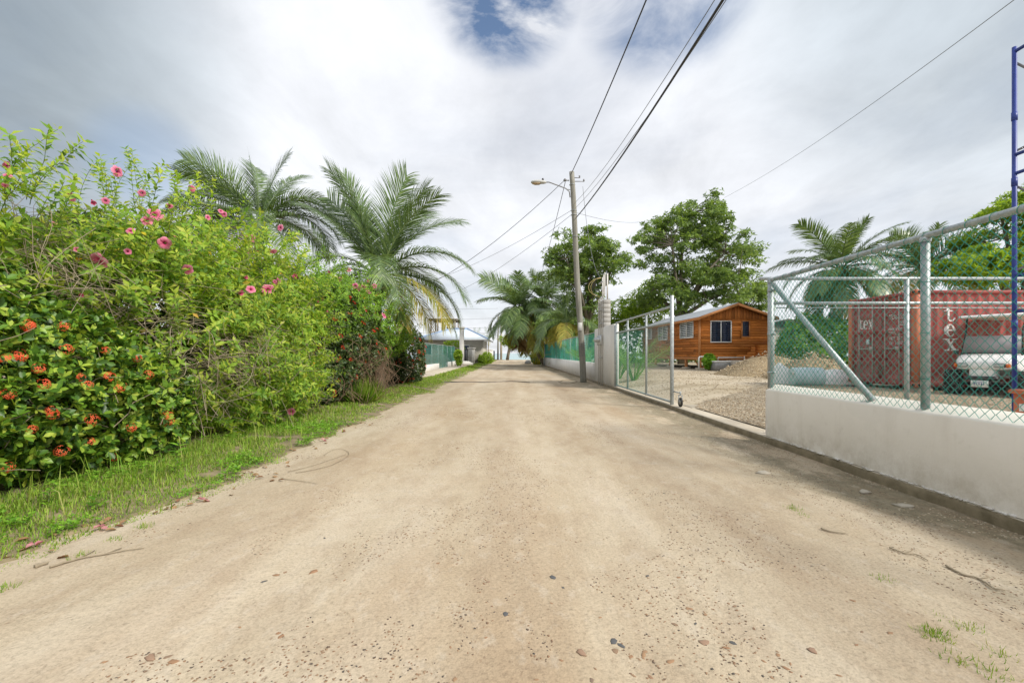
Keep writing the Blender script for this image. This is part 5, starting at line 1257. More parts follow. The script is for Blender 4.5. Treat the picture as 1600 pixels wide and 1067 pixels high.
FL3 = [(515,425,8),(545,422,8),(552,405,8),(532,435,10),(555,447,10),(568,448,9),(575,438,8),(582,432,8),(598,437,8),(618,450,7),(600,493,10),(606,494,9),(650,505,9),(634,478,8),(576,456,8),(592,458,8),(585,447,8),(512,384,9),(530,437,8),(561,452,7),(626,463,7)]
allamanda('allamanda_shrub', 'paler green shrub with small pink flowers, second flowering shrub from the road front', ALB2, 5500, .10, M['alla2'], FL3, (-5.2, 15, .05), 41, 60, 260, .6, T_KITE, 1.1, 60, yel=20)
IXB3 = [(-4.75,21.0,1.15,.72,1.5,1.35)]
ixora('ixora_bush', 'dark bush covered in red flowers at the far end of the hedge', IXB3, 2400, .085, M['ixora2'], IXR, [], 60, (-4.75, 21, .05), 51, 0, .085, T_KITE)
# dense dark growth filling the back of the hedge
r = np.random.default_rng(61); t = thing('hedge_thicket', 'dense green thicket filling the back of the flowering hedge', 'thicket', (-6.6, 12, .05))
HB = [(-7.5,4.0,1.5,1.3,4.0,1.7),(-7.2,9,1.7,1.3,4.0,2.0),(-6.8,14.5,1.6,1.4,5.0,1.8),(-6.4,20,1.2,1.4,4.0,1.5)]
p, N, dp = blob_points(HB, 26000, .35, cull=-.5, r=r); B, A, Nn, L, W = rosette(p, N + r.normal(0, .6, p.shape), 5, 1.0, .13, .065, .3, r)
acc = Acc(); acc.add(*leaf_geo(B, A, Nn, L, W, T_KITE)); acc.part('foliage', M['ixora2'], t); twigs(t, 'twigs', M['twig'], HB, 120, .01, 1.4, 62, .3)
# hanging curtain of dry vine stems
r = np.random.default_rng(71); t = thing('dry_vine', 'brown tangle of dead vine stems hanging to the verge in the hedge', 'vine', (-4.1, 13.6, .05)); mb = MB()
for i in range(130):
    y = r.normal(13.8, 1.25); x0 = -4.45 + r.normal(0, .2); z = r.uniform(1.2, 2.0); pts = []; xb = -4.2 + r.normal(0, .28) + .18 * math.cos((y - 13.4) / 1.2); yb = y + r.normal(-.2, .35)
    w1 = r.normal(0, .24, 2)
    for s in np.linspace(0, 1, 7): pts.append((x0 + (xb - x0) * s ** .6 + w1[0] * math.sin(s * 7) + r.normal(0, .02), y + (yb - y) * s + w1[1] * math.sin(s * 6 + 1) + r.normal(0, .02), z * (1 - s) ** .9 + .05 + .25 * r.random() * s))
    mb.tube(pts, .0055, 3, False)
o = mb.build('vine_stems', M['dryvine'], t); o['kind'] = 'stuff'

# ------------------------------------------------------------------ palms
def frond(az, el, L, droop, ll, r, hang=.5, nl=62, tw=0.0, wf=1.0):
    """one feather frond from the origin: stalk tube + leaflets; returns stalk MB and leaflet arrays"""
    n = 14; s = np.linspace(0, 1, n); th = el - droop * s ** 1.35; ds = L / (n - 1)
    hz = np.cumsum(np.cos(th)) * ds - math.cos(th[0]) * ds; vz = np.cumsum(np.sin(th)) * ds - math.sin(th[0]) * ds
    bend = tw * s ** 2 * L
    ca, sa = math.cos(az), math.sin(az)
    spine = np.stack([ca * hz - sa * bend, sa * hz + ca * bend, vz], 1)
    q = np.repeat(np.linspace(.14, .995, nl), 2); q = q + r.normal(0, .004, len(q)); side = np.tile([1.0, -1.0], nl)
    P0 = np.stack([np.interp(q, s, spine[:, k]) for k in range(3)], 1); tg = nrmz(np.gradient(spine, axis=0)); Tn = nrmz(np.stack([np.interp(q, s, tg[:, k]) for k in range(3)], 1))
    up = np.array([0, 0, 1.0]); S = nrmz(np.cross(Tn, up + 1e-3)); U = nrmz(np.cross(S, Tn))
    if el > .9:
        ro = r.normal(0, .8); S, U = S * math.cos(ro) + U * math.sin(ro), U * math.cos(ro) - S * math.sin(ro)
    fwd = .70 + .65 * q ** 2 + r.normal(0, .08, len(q))
    d0 = nrmz(S * side[:, None] + Tn * fwd[:, None] + U * (.22 - .2 * q)[:, None] + r.normal(0, .06, P0.shape))
    lg = ll * np.minimum(1, .45 + 2.2 * (q - .1)) * np.where(q > .7, 1 - .55 * ((q - .7) / .3) ** 1.5, 1) * r.uniform(.85, 1.1, len(q))
    m = 4; V = []; cur = P0.copy(); d = d0.copy(); wd = .0145 * wf * L / 3.6 * np.array([.8, 1.0, .75, .08])
    wv = nrmz(np.cross(d0, U))
    for k in range(m):
        V.append(cur - wv * wd[k]); V.append(cur + wv * wd[k])
        cur = cur + d * (lg / (m - 1))[:, None]; d = nrmz(d + np.array([0, 0, -1.0]) * (hang * (.35 + .5 * k))); 
    V = np.stack(V, 1); nlf = len(q); f = (np.arange(nlf)[:, None] * 2 * m)
    Q = np.concatenate([np.stack([f[:, 0] + 2 * k, f[:, 0] + 2 * k + 1, f[:, 0] + 2 * k + 3, f[:, 0] + 2 * k + 2], 1) for k in range(m - 1)])
    return spine, V.reshape(-1, 3), Q
def palm(name, label, base, crown, fr, seed, ll=.75, trunk_r=.13, mats=None, nuts=0, group=None, cat='palm tree', lean=None, deadbase=False, nl=62, wf=.95):
    """fr: list of (azimuth deg, elevation deg, length, droop, material key)"""
    r = np.random.default_rng(seed); t = thing(name, label, cat, tuple(base), group); b = Vector(base); c = Vector(crown)
    pts = []; mid = b.lerp(c, .5) + (Vector(lean) if lean else Vector((0, 0, 0)))
    for s in np.linspace(0, 1, 16): pts.append(b * (1 - s) ** 2 + mid * 2 * s * (1 - s) + c * s * s)
    rad = [trunk_r * (1.35 - .5 * min(1, s * 3) + .04 * math.sin(s * 90)) for s in np.linspace(0, 1, 16)]
    mb = MB(); mb.tube(pts, rad, 10); mb.build('trunk', M['trunk'], t, True)
    for (az, el, L, dr, mk) in fr:
        sp, V, Q = frond(R(az), R(el), L, dr, ll * L / 3.8, r, hang=r.uniform(.55, 1.0) if el < 55 else r.uniform(.25, .42), nl=nl, tw=r.normal(0, .06), wf=wf)
        cw = np.array(tuple(c)) + np.array([math.cos(R(az)), math.sin(R(az)), 0]) * trunk_r * .6
        mb = MB(); mb.tube(sp + cw, np.linspace(.035, .006, len(sp)) * L / 3.6, 5, False); stalk = M['palmy'] if mk != 'palmd' else M['palmd']
        me = MB(); me.V = mb.V + [V + cw]; me.F = mb.F + [Q + mb.n]; me.n = mb.n + len(V)
        me.build('frond', M[mk], t)
    if deadbase:
        mb = MB()
        for i in range(26):
            a = r.uniform(0, 6.28); p = np.array(tuple(c)); L = r.uniform(.6, 1.3); pp = [p + np.array([.1 * math.cos(a), .1 * math.sin(a), .1])]
            for s in (.3, .6, 1.0): pp.append(p + np.array([math.cos(a) * (.12 + .3 * s), math.sin(a) * (.12 + .3 * s), -L * s + .15]))
            mb.tube(pp, [.05, .045, .035, .012], 4)
        mb.build('dead_sheaths', M['palmd'], t)
    for i in range(nuts):
        a = r.uniform(0, 6.28); p = c + Vector((math.cos(a) * .28, math.sin(a) * .28, -.18 - r.uniform(0, .3))); mb = MB()
        mb.lathe([(0, -.13), (.07, -.11), (.11, -.03), (.105, .05), (.06, .11), (0, .125)], 10, tuple(p)); mb.build('coconut', M['husk'], t, True)
    return t
def auto_fronds(seed, n, L, emin=-25, emax=80, young='palm', old='palmy', dead=0, droop=1.5):
    r = np.random.default_rng(seed); out = []
    for i in range(n):
        s = i / (n - 1); el = emax - (emax - emin) * s ** .85 + r.normal(0, 4); az = i * 137.5 + r.normal(0, 10)
        k = young if s < .72 else (old if r.random() < .6 else young)
        if i >= n - dead: k = 'palmd'; el = r.uniform(-75, -50)
        out.append((az, el, L * r.uniform(.85, 1.08) * (.8 if el > 70 else 1), droop * r.uniform(.7, 1.2) * (.45 if el > 65 else .72 if el > 30 else 1), k))
    return out
# left pair behind the hedge (az 0 = +X, 180 = -X, 270 = towards the camera)
p1 = P(404, 348, 18.5)
f1 = [(175,52,3.9,1.1,'palm'),(160,38,3.8,1.2,'palm'),(195,66,3.6,.9,'palm'),(120,75,3.4,.6,'palm'),(60,72,3.3,.7,'palm'),(15,58,3.2,1.5,'palm'),(5,40,3.6,1.6,'palm'),(350,20,3.8,1.5,'palm'),(185,18,3.9,1.2,'palm'),(300,25,3.0,2.0,'palm'),(235,25,3.2,2.0,'palm'),(90,40,3.4,1.4,'palm'),(45,20,3.4,1.5,'palm'),(140,10,3.4,1.4,'palm'),(255,5,2.8,1.6,'palm'),(325,-5,3.0,1.3,'palm'),(200,-15,3.2,1.0,'palm'),(285,-30,2.2,.9,'palmd'),(30,82,3.2,.4,'palm'),(150,85,3.0,.3,'palm'),(170,60,3.8,1.0,'palm'),(185,45,3.9,1.2,'palm'),(205,30,3.6,1.3,'palm'),(155,25,3.6,1.2,'palm'),(180,3,3.4,1.1,'palm'),(100,60,3.4,.8,'palm'),(355,50,3.4,1.7,'palm'),(10,30,3.6,1.6,'palm'),(345,5,3.4,1.2,'palm'),(215,62,3.2,1.2,'palm')]
palm('coconut_palm', 'coconut palm behind the hedge with fronds fanning up, nearest the tall pink shrub', (p1.x - .1, p1.y, 0), p1, f1, 101, ll=1.15, trunk_r=.15, deadbase=True, nl=104)
p2 = P(590, 430, 17.6)
f2 = [(178,80,4.2,.45,'palm'),(0,84,4.1,.3,'palm'),(45,70,4.1,.7,'palm'),(5,62,4.0,1.0,'palm'),(175,66,3.9,.8,'palm'),(140,75,3.8,.7,'palm'),(350,42,4.0,1.5,'palm'),(355,24,3.9,1.5,'palm'),(8,10,4.0,1.55,'palm'),(340,0,3.8,1.3,'palmy'),(330,-12,3.6,1.25,'palmy'),(300,10,3.3,1.9,'palm'),(190,45,3.2,1.7,'palm'),(185,25,2.9,1.7,'palm'),(200,5,2.8,1.5,'palm'),(230,30,2.8,2.0,'palm'),(20,78,4.0,.55,'palm'),(165,72,3.9,.6,'palm'),(190,84,4.0,.4,'palm'),(345,70,3.9,.8,'palm'),(285,40,3.2,2.1,'palm'),(90,45,3.6,1.2,'palm'),(60,30,3.6,1.3,'palm'),(120,25,3.6,1.3,'palm'),(20,-5,3.9,1.2,'palm'),(318,-25,2.8,.9,'palmy')]
palm('coconut_palm', 'coconut palm with upright green fronds and a yellowing frond arching over the road', (p2.x + .1, p2.y, 0), p2, f2, 102, ll=1.2, trunk_r=.16, deadbase=True, nl=108)
p3 = P(1313, 420, 25)
palm('coconut_palm', 'coconut palm standing clear against the sky left of the red container', (p3.x, p3.y, .3), p3, auto_fronds(5, 36, 3.4, -40, 84, dead=1, droop=1.3), 103, ll=1.1, trunk_r=.15, nuts=7, deadbase=True, nl=64, wf=1.7)
p4 = P(1440, 420, 24)
palm('coconut_palm', 'coconut palm half hidden behind the thick fence post and the container', (p4.x, p4.y, .3), p4, auto_fronds(9, 26, 3.0, -15, 84, droop=1.2), 104, ll=1.1, trunk_r=.14, nl=60, wf=1.6)
p5 = P(815, 484, 50)
palm('coconut_palm', 'coconut palm leaning over the far end of the road with brown sheaths', (3.9, 54, 0), p5, auto_fronds(14, 36, 5.2, -50, 82, dead=3, droop=1.35), 105, ll=1.15, trunk_r=.2, nuts=5, deadbase=True, lean=(-.3, 0, -.8), nl=52, wf=2.0)
p6 = P(848, 470, 51)
palm('coconut_palm', 'coconut palm with browning lower fronds just right of the leaning palm', (4.6, 56, 0), p6, auto_fronds(18, 32, 4.6, -45, 82, dead=3, droop=1.3), 106, ll=1.15, trunk_r=.18, deadbase=True, nl=48, wf=2.0)
p7 = P(884, 505, 38)
palm('coconut_palm', 'short palm with drooping fronds above the teal fence left of the pole', (p7.x + .6, p7.y, 0), p7, auto_fronds(22, 18, 3.5, -5, 80, droop=1.5), 107, ll=1.2, trunk_r=.16, nl=56, wf=1.8)
for q, (px, py, Y, hgt, L, lb) in enumerate(((850, 545, 55, 2.2, 2.7, 'yellow-green clumping palm at the far end of the teal fence'), (838, 552, 57, 1.6, 2.3, 'golden clumping palm with black rubbish bags at its foot'), (868, 528, 53, 2.6, 2.6, 'green clumping palm rising behind the far end of the teal fence'), (846, 535, 60, 3.0, 3.0, 'tall yellowish clumping palm under the leaning coconut palm'), (885, 535, 44, 2.2, 2.6, 'green clumping palm behind the middle of the teal fence'))):
    p = P(px, py, Y); r = np.random.default_rng(200 + q); t = thing('clumping_palm', lb, 'palm', (p.x, p.y, 0))
    for k in range(6):
        a = r.uniform(0, 6.28); bx_, by_ = p.x + .35 * math.cos(a), p.y + .35 * math.sin(a); z1_ = r.uniform(.5, hgt)
        mb = MB(); mb.tube([(bx_, by_, 0), (bx_ + .15 * math.cos(a), by_ + .15 * math.sin(a), z1_)], [.06, .04], 6); mb.build('cane', M['areca'], t)
        for j in range(5):
            sp, V, Q = frond(a + j * 1.3, R(r.uniform(35, 80)), L * r.uniform(.7, 1), r.uniform(1.2, 2.0), .6, r, hang=.3, nl=30)
            cw = np.array([bx_ + .15 * math.cos(a), by_ + .15 * math.sin(a), z1_]); mb = MB(); mb.tube(sp + cw, .014, 3, False); mb.V.append(V + cw); mb.F.append(Q + mb.n); mb.n += len(V); mb.build('frond', M['areca'] if r.random() < .8 else M['palm'], t)
# young palms behind the gate and the teal fence
for q, (x, y, L, lb) in enumerate(((5.25, 19.6, 2.0, 'young palm with pale green fan of fronds right behind the gate mesh'), (5.05, 21.6, 1.6, 'smaller young palm close behind the white pier'), (4.9, 27.5, 2.1, 'young palm behind the teal fence nearest the pole'), (4.95, 33, 2.1, 'young palm in the middle behind the teal fence'), (4.9, 41, 2.2, 'young palm behind the far stretch of the teal fence'))):
    r = np.random.default_rng(300 + q); g = zy(x, y); t = thing('young_palm', lb, 'palm', (x, y, g))
    for k in range(9):
        az = k * 2.4 + r.uniform(-.3, .3); el = R(r.uniform(62, 86) - (k > 6) * 15)
        sp, V, Q = frond(az, el, L * r.uniform(.8, 1.25), r.uniform(.35, 1.0), .55, r, hang=.12, nl=22); cw = np.array([x, y, g]) + np.array([math.cos(az), math.sin(az), 0]) * .08
        V = cw + (V); mb = MB(); mb.tube(sp + cw, np.linspace(.035, .006, len(sp)), 5, False); mb.V.append(V); mb.F.append(Q + mb.n); mb.n += len(V); mb.build('frond', M['banana'], t)

# ------------------------------------------------------------------ broadleaf trees
def tree(label, base, env, nclump, nleaf, leaf, mat, seed, trunk_r, fork, clump_r, name='broadleaf_tree', T=T_KITE, flat=.42, bias=.55):
    r = np.random.default_rng(seed); t = thing(name, label, 'tree', tuple(base)); b = np.array(base, float); fk = b + np.array([r.normal(0, .3), r.normal(0, .3), fork])
    mb = MB(); mb.tube([b - (0, 0, .2), b + (fk - b) * .5 + r.normal(0, .12, 3), fk], [trunk_r * 1.25, trunk_r, trunk_r * .85], 10)
    cl = []; en = np.array(env, float)
    while len(cl) < nclump:
        e = en[r.integers(len(en))]; u = nrmz(r.normal(size=3)); s = r.uniform(bias, 1.0); c = e[:3] + e[3:] * u * s
        if c[2] < b[2] + 1.2: continue
        if all(np.linalg.norm((c - o[:3]) * (1, 1, 1.5)) > clump_r * .72 for o in cl): cl.append(np.append(c, clump_r * r.uniform(.65, 1.25)))
        elif r.random() < .02: cl.append(np.append(c, clump_r * r.uniform(.6, 1)))
    limbs = []
    k = 7
    for i in range(k):
        e = en[i % len(en)]; a = i * 2.4; tip = e[:3] + e[3:] * np.array([math.cos(a) * .5, math.sin(a) * .5, r.uniform(-.2, .55)]); m = fk + (tip - fk) * .5 + np.array([0, 0, .08]) * np.linalg.norm(tip - fk) + r.normal(0, .2, 3)
        mb.tube([fk, m, tip], [trunk_r * .55, trunk_r * .36, trunk_r * .16], 6); limbs += [m, tip, (m + tip) / 2]
    limbs = np.array(limbs)
    for c in cl:
        d = np.linalg.norm(limbs - c[:3], axis=1); o = limbs[np.argmin(d)]; m = (o + c[:3]) / 2 + r.normal(0, .12, 3)
        mb.tube([o, m, c[:3]], [trunk_r * .16, trunk_r * .10, trunk_r * .04], 4, False)
    mb.build('trunk', M['bark'], t, True)
    Bs = []
    per = nleaf // len(cl)
    for c in cl:
        u = nrmz(r.normal(size=(per // 5, 3)) + (0, 0, .35)); p = c[:3] + u * np.array([1, 1, flat]) * c[3] * (r.random((len(u), 1)) ** .4)
        Bs.append(rosette(p, u * .5 + np.array([0, 0, .6]) + r.normal(0, .4, p.shape), 5, 1.25, leaf, leaf * .42, .35, r))
    B, A, N, L, W = cat_(*Bs); acc = Acc(); acc.add(*leaf_geo(B, A, N, L, W, T)); acc.part('crown', mat, t); return t
def E(px, py, Y, wpx, hpx, dy=None): p = P(px, py, Y); s = Y / F; return (p.x, p.y, p.z, wpx * s, dy or wpx * s * .8, hpx * s)
tree('tall spreading tree with layered crown behind the wooden cabin', (16.5, 44, .3), [E(1085, 400, 44, 95, 70), E(1100, 345, 44, 50, 40), E(1040, 385, 43, 55, 45), E(1130, 400, 45, 50, 45), E(1060, 455, 44, 80, 35), E(1110, 450, 43, 75, 32)], 150, 34000, .30, M['treeA'], 401, .42, 4.5, 1.15)
tree('dark layered tree behind the utility pole', (6.2, 38, 0), [E(912, 400, 38, 62, 45), E(945, 410, 38, 38, 30), E(880, 415, 37, 40, 32), E(915, 470, 39, 40, 40)], 70, 15500, .28, M['treeA'], 402, .28, 4.0, 1.05)
tree('bright green tree over the red container at the right edge', (24.5, 22, .3), [E(1575, 385, 22, 70, 55), E(1600, 330, 22, 60, 30), E(1540, 420, 21.5, 60, 30), E(1650, 400, 22, 70, 80)], 90, 30000, .19, M['treeC'], 403, .25, 2.6, .75)
tree('bushy bright green tree showing over the gate left of the cabin', (10.2, 48, .2), [E(970, 490, 48, 45, 35), E(1010, 480, 50, 40, 40), E(945, 505, 49, 30, 25)], 46, 13000, .26, M['treeC'], 404, .3, 2, 1.1, bias=.3, flat=.7)
tree('low round dark green tree behind the teal fence', (7.4, 44, .1), [E(905, 515, 44, 45, 30), E(870, 520, 45, 30, 25), E(935, 520, 46, 30, 22)], 40, 10000, .26, M['treeA'], 405, .2, 1.2, 1.0, bias=.3, flat=.7)
tree('small green tree by the sea at the end of the road', ((793-800)/F*95, 95, 0), [E(795, 535, 95, 12, 10)], 14, 2500, .4, M['treeC'], 406, .25, 2.2, .9, flat=.7)
tree('dark dense tree beyond the clumping palms at the far right road side', (5.2, 68, 0), [E(860, 520, 68, 38, 35), E(835, 535, 68, 22, 22)], 30, 7000, .34, M['treeA'], 407, .3, 2, 1.3, bias=.3, flat=.7)
tree('distant green tree just right of the big tree trunk behind the cabin', (24, 50, .3), [E(1175, 470, 50, 30, 25)], 22, 5000, .3, M['treeA'], 408, .2, 3, 1.1)
def bush(label, blobs, n, leaf, mat, seed, loc, k=5, name='bush', group=None, T=T_KITE, cat='bush'):
    r = np.random.default_rng(seed); t = thing(name, label, cat, loc, group); p, N, dp = blob_points(blobs, n, .4, cull=-.4, r=r, rough=.25)
    B, A, Nn, L, W = rosette(p, N + r.normal(0, .5, p.shape) + np.array([0, 0, .4]), k, 1.0, leaf, leaf * .5, .3, r); acc = Acc(); acc.add(*leaf_geo(B, A, Nn, L, W, T)); acc.part('foliage', mat, t)
    mb = MB()
    for i in range(7):
        q = blobs[i % len(blobs)]; mb.tube([(loc[0], loc[1], loc[2] - .05), (q[0] + r.normal(0, q[3] * .4), q[1] + r.normal(0, q[4] * .4), q[2] + r.uniform(-.2, .6) * q[5])], [.04, .012], 4, False)
    mb.build('stems', M['bark'], t); return t
bush('dense green hedge across the back of the yard behind the gravel heaps', [(15.9,24.5,1.5,1.5,1.4,1.9),(17.6,24.5,1.5,1.7,1.4,1.75),(19.4,24.3,1.5,1.9,1.3,1.8)], 5200, .15, M['hedge'], 501, (16.5, 24.5, .3), cat='hedge')
bush('long dark green hedge closing the yard behind the cabin', [(8.5,50,1.8,3.2,1.6,2.6),(13.5,51,1.9,3.4,1.6,2.8),(19,52,1.8,3.6,1.6,2.6),(25,52,1.8,3.6,1.6,2.8),(31,52,1.8,3.6,1.6,2.6)], 6000, .26, M['hedge'], 507, (18, 51, .3), cat='hedge')
bush('small bright leafy plant by the cabin corner post', [tuple(P(1108, 565, 27.6)) + (.32, .32, .42)], 170, .16, M['weed'], 502, tuple(P(1108, 577, 27.6)))
bush('round bright green bush in front of the far white pillars', [(-3.5, 61, .75, .95, 1.2, .85), (-3.9, 60, .5, .6, .7, .6)], 700, .16, M['treeC'], 503, (-3.6, 61, 0))
bush('leafy plant hanging over the white plinth beside the white column', [(-5.45, 46.2, 1.2, .38, .5, .55), (-5.4, 46.2, .6, .25, .3, .5)], 220, .2, M['treeC'], 504, (-5.5, 46.4, .1))
bush('green bush showing above the black gate', [(-7.2, 55, 1.9, 1.3, 1.2, 1.0)], 600, .18, M['treeC'], 505, (-7.2, 55, 0))
bush('dark shrub at the right foot of the clumping palms', [(3.3, 58.5, .8, .9, 1.5, .9)], 600, .2, M['treeA'], 506, (3.3, 58.5, 0))
palm('garden_palm', 'small feathery palm rising between the white pillars and the blue roof', tuple(P(742, 556, 66)), P(742, 533, 66), auto_fronds(33, 11, 2.4, 5, 80, droop=1.2), 110, ll=.8, trunk_r=.1, nl=26)
palm('garden_palm', 'thin palm leaning beside the far utility pole', tuple(P(763, 560, 80)), P(763, 528, 80), auto_fronds(37, 11, 2.6, 0, 80, droop=1.2), 111, ll=.8, trunk_r=.1, nl=24)
palm('coconut_palm', 'distant palm above the far end of the road near the sea', tuple(P(792, 562, 100)), P(800, 512, 100), auto_fronds(41, 16, 4.6, -30, 80, droop=1.4), 112, ll=.8, trunk_r=.2, nl=30)

# ------------------------------------------------------------------ grass, weeds, litter, stones
def vz(x, y): return zverge(x, y)
r = np.random.default_rng(601)
def blades(n, y0, y1, hmin, hmax, w_, gx0=-4.7, dens=.42, qy=1.0):
    Y = y0 + (y1 - y0) * r.random(n * 2) ** qy; X = gx0 + (edge(Y) + .18 - gx0) * r.random(n * 2) ** .9
    d = edge(Y) - X; k = (fbm(X, Y, 2.3, 3, 61) > dens - .35 * np.clip(d - .1, -.3, .35)) & (d > -.16); X = X[k][:n]; Y = Y[k][:n]; d = d[k][:n]
    Z = np.maximum(vz(X, Y), -.005) - .01; h = r.uniform(hmin, hmax, len(X)) * np.clip(.45 + d * 1.1, .4, 1.6); a = r.uniform(0, 6.28, len(X)); ln = r.uniform(.15, .9, len(X))
    dx, dy = np.cos(a), np.sin(a); B = np.stack([X, Y, Z], 1); S = np.stack([-dy, dx, 0 * dx], 1) * w_ * r.uniform(.7, 1.3, (len(X), 1)); D = np.stack([dx * ln, dy * ln, 0 * dx], 1); U = np.array([0, 0, 1.0])
    m = B + D * (h * .35)[:, None] + U * (h * .65)[:, None]; tp = B + D * h[:, None] + U * (h * (1.0 - .3 * ln))[:, None]
    V = np.stack([B - S, B + S, m - S * .8, m + S * .8, tp], 1).reshape(-1, 3); o = np.arange(len(X))[:, None] * 5
    return V, [np.array([[0, 1, 3, 2]]) + o, np.array([[2, 3, 4]]) + o]
acc = Acc(); acc.add(*blades(24000, 2.0, 8, .03, .075, .0032, qy=1.1)); acc.add(*blades(18000, 8, 26, .04, .085, .006)); acc.add(*blades(9000, 26, 90, .07, .14, .014, gx0=-4.5))
acc.add(*blades(260, 2.4, 9, .18, .34, .004, dens=.3, gx0=-4.9))
acc.add(*blades(2500, 12.0, 14.5, .25, .6, .006, dens=.0, gx0=-4.6)) if False else None
o = acc.part('grass', M['grass'], None); o['kind'] = 'stuff'
# broad-leaved ground weeds close to the hedge foot
n = 5200; Y = 2.0 + 7 * r.random(n) ** 1.2; X = -4.75 + (edge(Y) + 4.75) * r.random(n) ** .8; k = fbm(X, Y, 1.7, 3, 63) > .44; X, Y = X[k], Y[k]
B = np.stack([X, Y, np.maximum(vz(X, Y), 0) + r.uniform(.01, .08, len(X))], 1); Bq, A, N, L, W = rosette(B, np.tile([0., 0, 1.], (len(B), 1)) + r.normal(0, .3, B.shape), 4, 1.2, .03, .02, .4, r)
acc = Acc(); acc.add(*leaf_geo(Bq, A, N, L, W, T_KITE)); o = acc.part('ground_weeds', M['weed'], None); o['kind'] = 'stuff'
def tuft(label, x, y, n, h, seed, group=None, mat='grass', w_=.004):
    q = np.random.default_rng(seed); t = thing('grass_tuft', label, 'grass tuft', (x, y, float(zverge(np.array([x]), np.array([y]))[0]) if x < -3.2 else 0.0), group); acc = Acc(); g = WL[t].z
    a = q.uniform(0, 6.28, n); s = h * (.45 if h > .3 else 1.5) * q.random(n); B = np.stack([x + s * np.cos(a), y + s * np.sin(a), np.full(n, g - .01)], 1); L = h * q.uniform(.5, 1.1, n)
    A = np.stack([np.cos(a) * .5, np.sin(a) * .5, np.full(n, 1.0)], 1) + q.normal(0, .3, (n, 3)); acc.add(*leaf_geo(B, nrmz(A), np.stack([np.cos(a), np.sin(a), 0 * a + .1], 1), L, np.full(n, w_ * 2), T_LONG)); o = acc.part('blades', M[mat], t); return t
tuft('tall bright grass clump at the foot of the dry vine tangle', -4.15, 12.6, 500, .75, 1, w_=.006)
GT = 'small grass tufts sprouting from the sandy road edge'
for i, (px, py, n, h) in enumerate(((1458, 992, 110, .05), (1476, 996, 50, .035), (1512, 980, 60, .045), (1497, 1031, 50, .05), (1552, 1052, 50, .05), (1566, 1024, 30, .05), (1240, 795, 70, .05), (1255, 806, 40, .04), (1380, 905, 40, .04), (1470, 965, 30, .035))):
    y = CAMZ * F / (py - HOR); tuft('largest green grass tuft on the sand near the lower right corner' if i == 0 else 'small green grass tuft sprouting from the sandy road edge below the plaster wall', (px - 800) / F * y, y, n, h, 20 + i, GT, 'grass', .002)
for i, (px, py, n, h, lb) in enumerate(((125, 870, 60, .05, 'grass tuft at the near left end of the long fallen twig'), (225, 822, 70, .05, 'low grass tuft between the verge and the two fallen pink petals'), (10, 918, 60, .05, 'grass tuft at the left border of the road'), (180, 843, 50, .04, 'little grass tuft just above the long fallen twig'))):
    y = CAMZ * F / (py - HOR); tuft(lb, (px - 800) / F * y, y, n, h, 40 + i, None, 'grass', .002)
def weed(label, px, py, h, seed, lsz=.09):
    y = CAMZ * F / (py - HOR); x = (px - 800) / F * y; g = float(zverge(np.array([x]), np.array([y]))[0]); q = np.random.default_rng(seed); t = thing('weed', label, 'weed', (x, y, g)); pts = [(x, y, g)]; Pn = []
    for s in range(6): pts.append((x + q.normal(0, .015) + .01 * s, y + q.normal(0, .015), g + h * (s + 1) / 6)); Pn.append(pts[-1])
    mb = MB(); mb.tube(pts, np.linspace(.006, .003, 7), 5); mb.build('stem', M['stem'], t)
    B, A, N, L, W = rosette(np.array(Pn), np.tile([0., 0, 1], (6, 1)), 3, 1.25, lsz, lsz * .42, .3, q); u = leaf_unit('leaf', M['weed'], T_OVAL); wv = np.array(tuple(WL[t]))
    for i in range(len(B)): o = bpy.data.objects.new('leaf', u); C.objects.link(o); o.parent = t; o.matrix_basis = mat_from(B[i] - wv, A[i], N[i], L[i], W[i])
weed('broad-leaved green weed standing at the foot of the orange-flowered bush', 272, 748, .34, 1)
weed('thin upright weed left of the broad-leaved weed on the verge', 245, 748, .36, 2, .045)
weed('leafy weed at the hedge foot near the left photo border', 75, 800, .22, 3, .06)
weed('low leafy weed in the verge below the lowest orange flower', 150, 800, .16, 4, .07)
# fallen leaves, petals, twigs
q = np.random.default_rng(701); u = mesh_np('fallen_leaf', T_OVAL[0] * (1, 1, 2.2), [np.array(f) for f in T_OVAL[1]], M['litter']); GL = 'dry brown leaves lying along the verge'
spots = []
for i in range(46):
    y = 2.9 + 6.5 * q.random() ** 1.2; x = float(edge(np.array([y]))[0]) + q.normal(.05, .16)
    spots.append((x, y))
for (cx, cy) in ((418, 745), (405, 735), (295, 775), (275, 790), (385, 742), (430, 750), (315, 783)):
    y = CAMZ * F / (cy - HOR); spots += [((cx - 800) / F * y + q.normal(0, .05), y + q.normal(0, .08)) for _ in range(3)]
for (x, y) in spots:
    o = bpy.data.objects.new('fallen_leaf', u); C.objects.link(o); z = max(0.0, float(zverge(np.array([x]), np.array([y]))[0])) + .012; a = q.uniform(0, 6.28); L = q.uniform(.04, .085)
    o.location = (x, y, z); o.rotation_euler = (q.normal(0, .25), q.normal(0, .25), a); o.scale = (L, L * .6, L); tag(o, 'dry brown fallen leaf on the edge of the sandy road by the verge', 'leaf', GL)
u2 = mesh_np('fallen_petal', T_OVAL[0] * (1, 1, 2.5), [np.array(f) for f in T_OVAL[1]], M['fadedpink'])
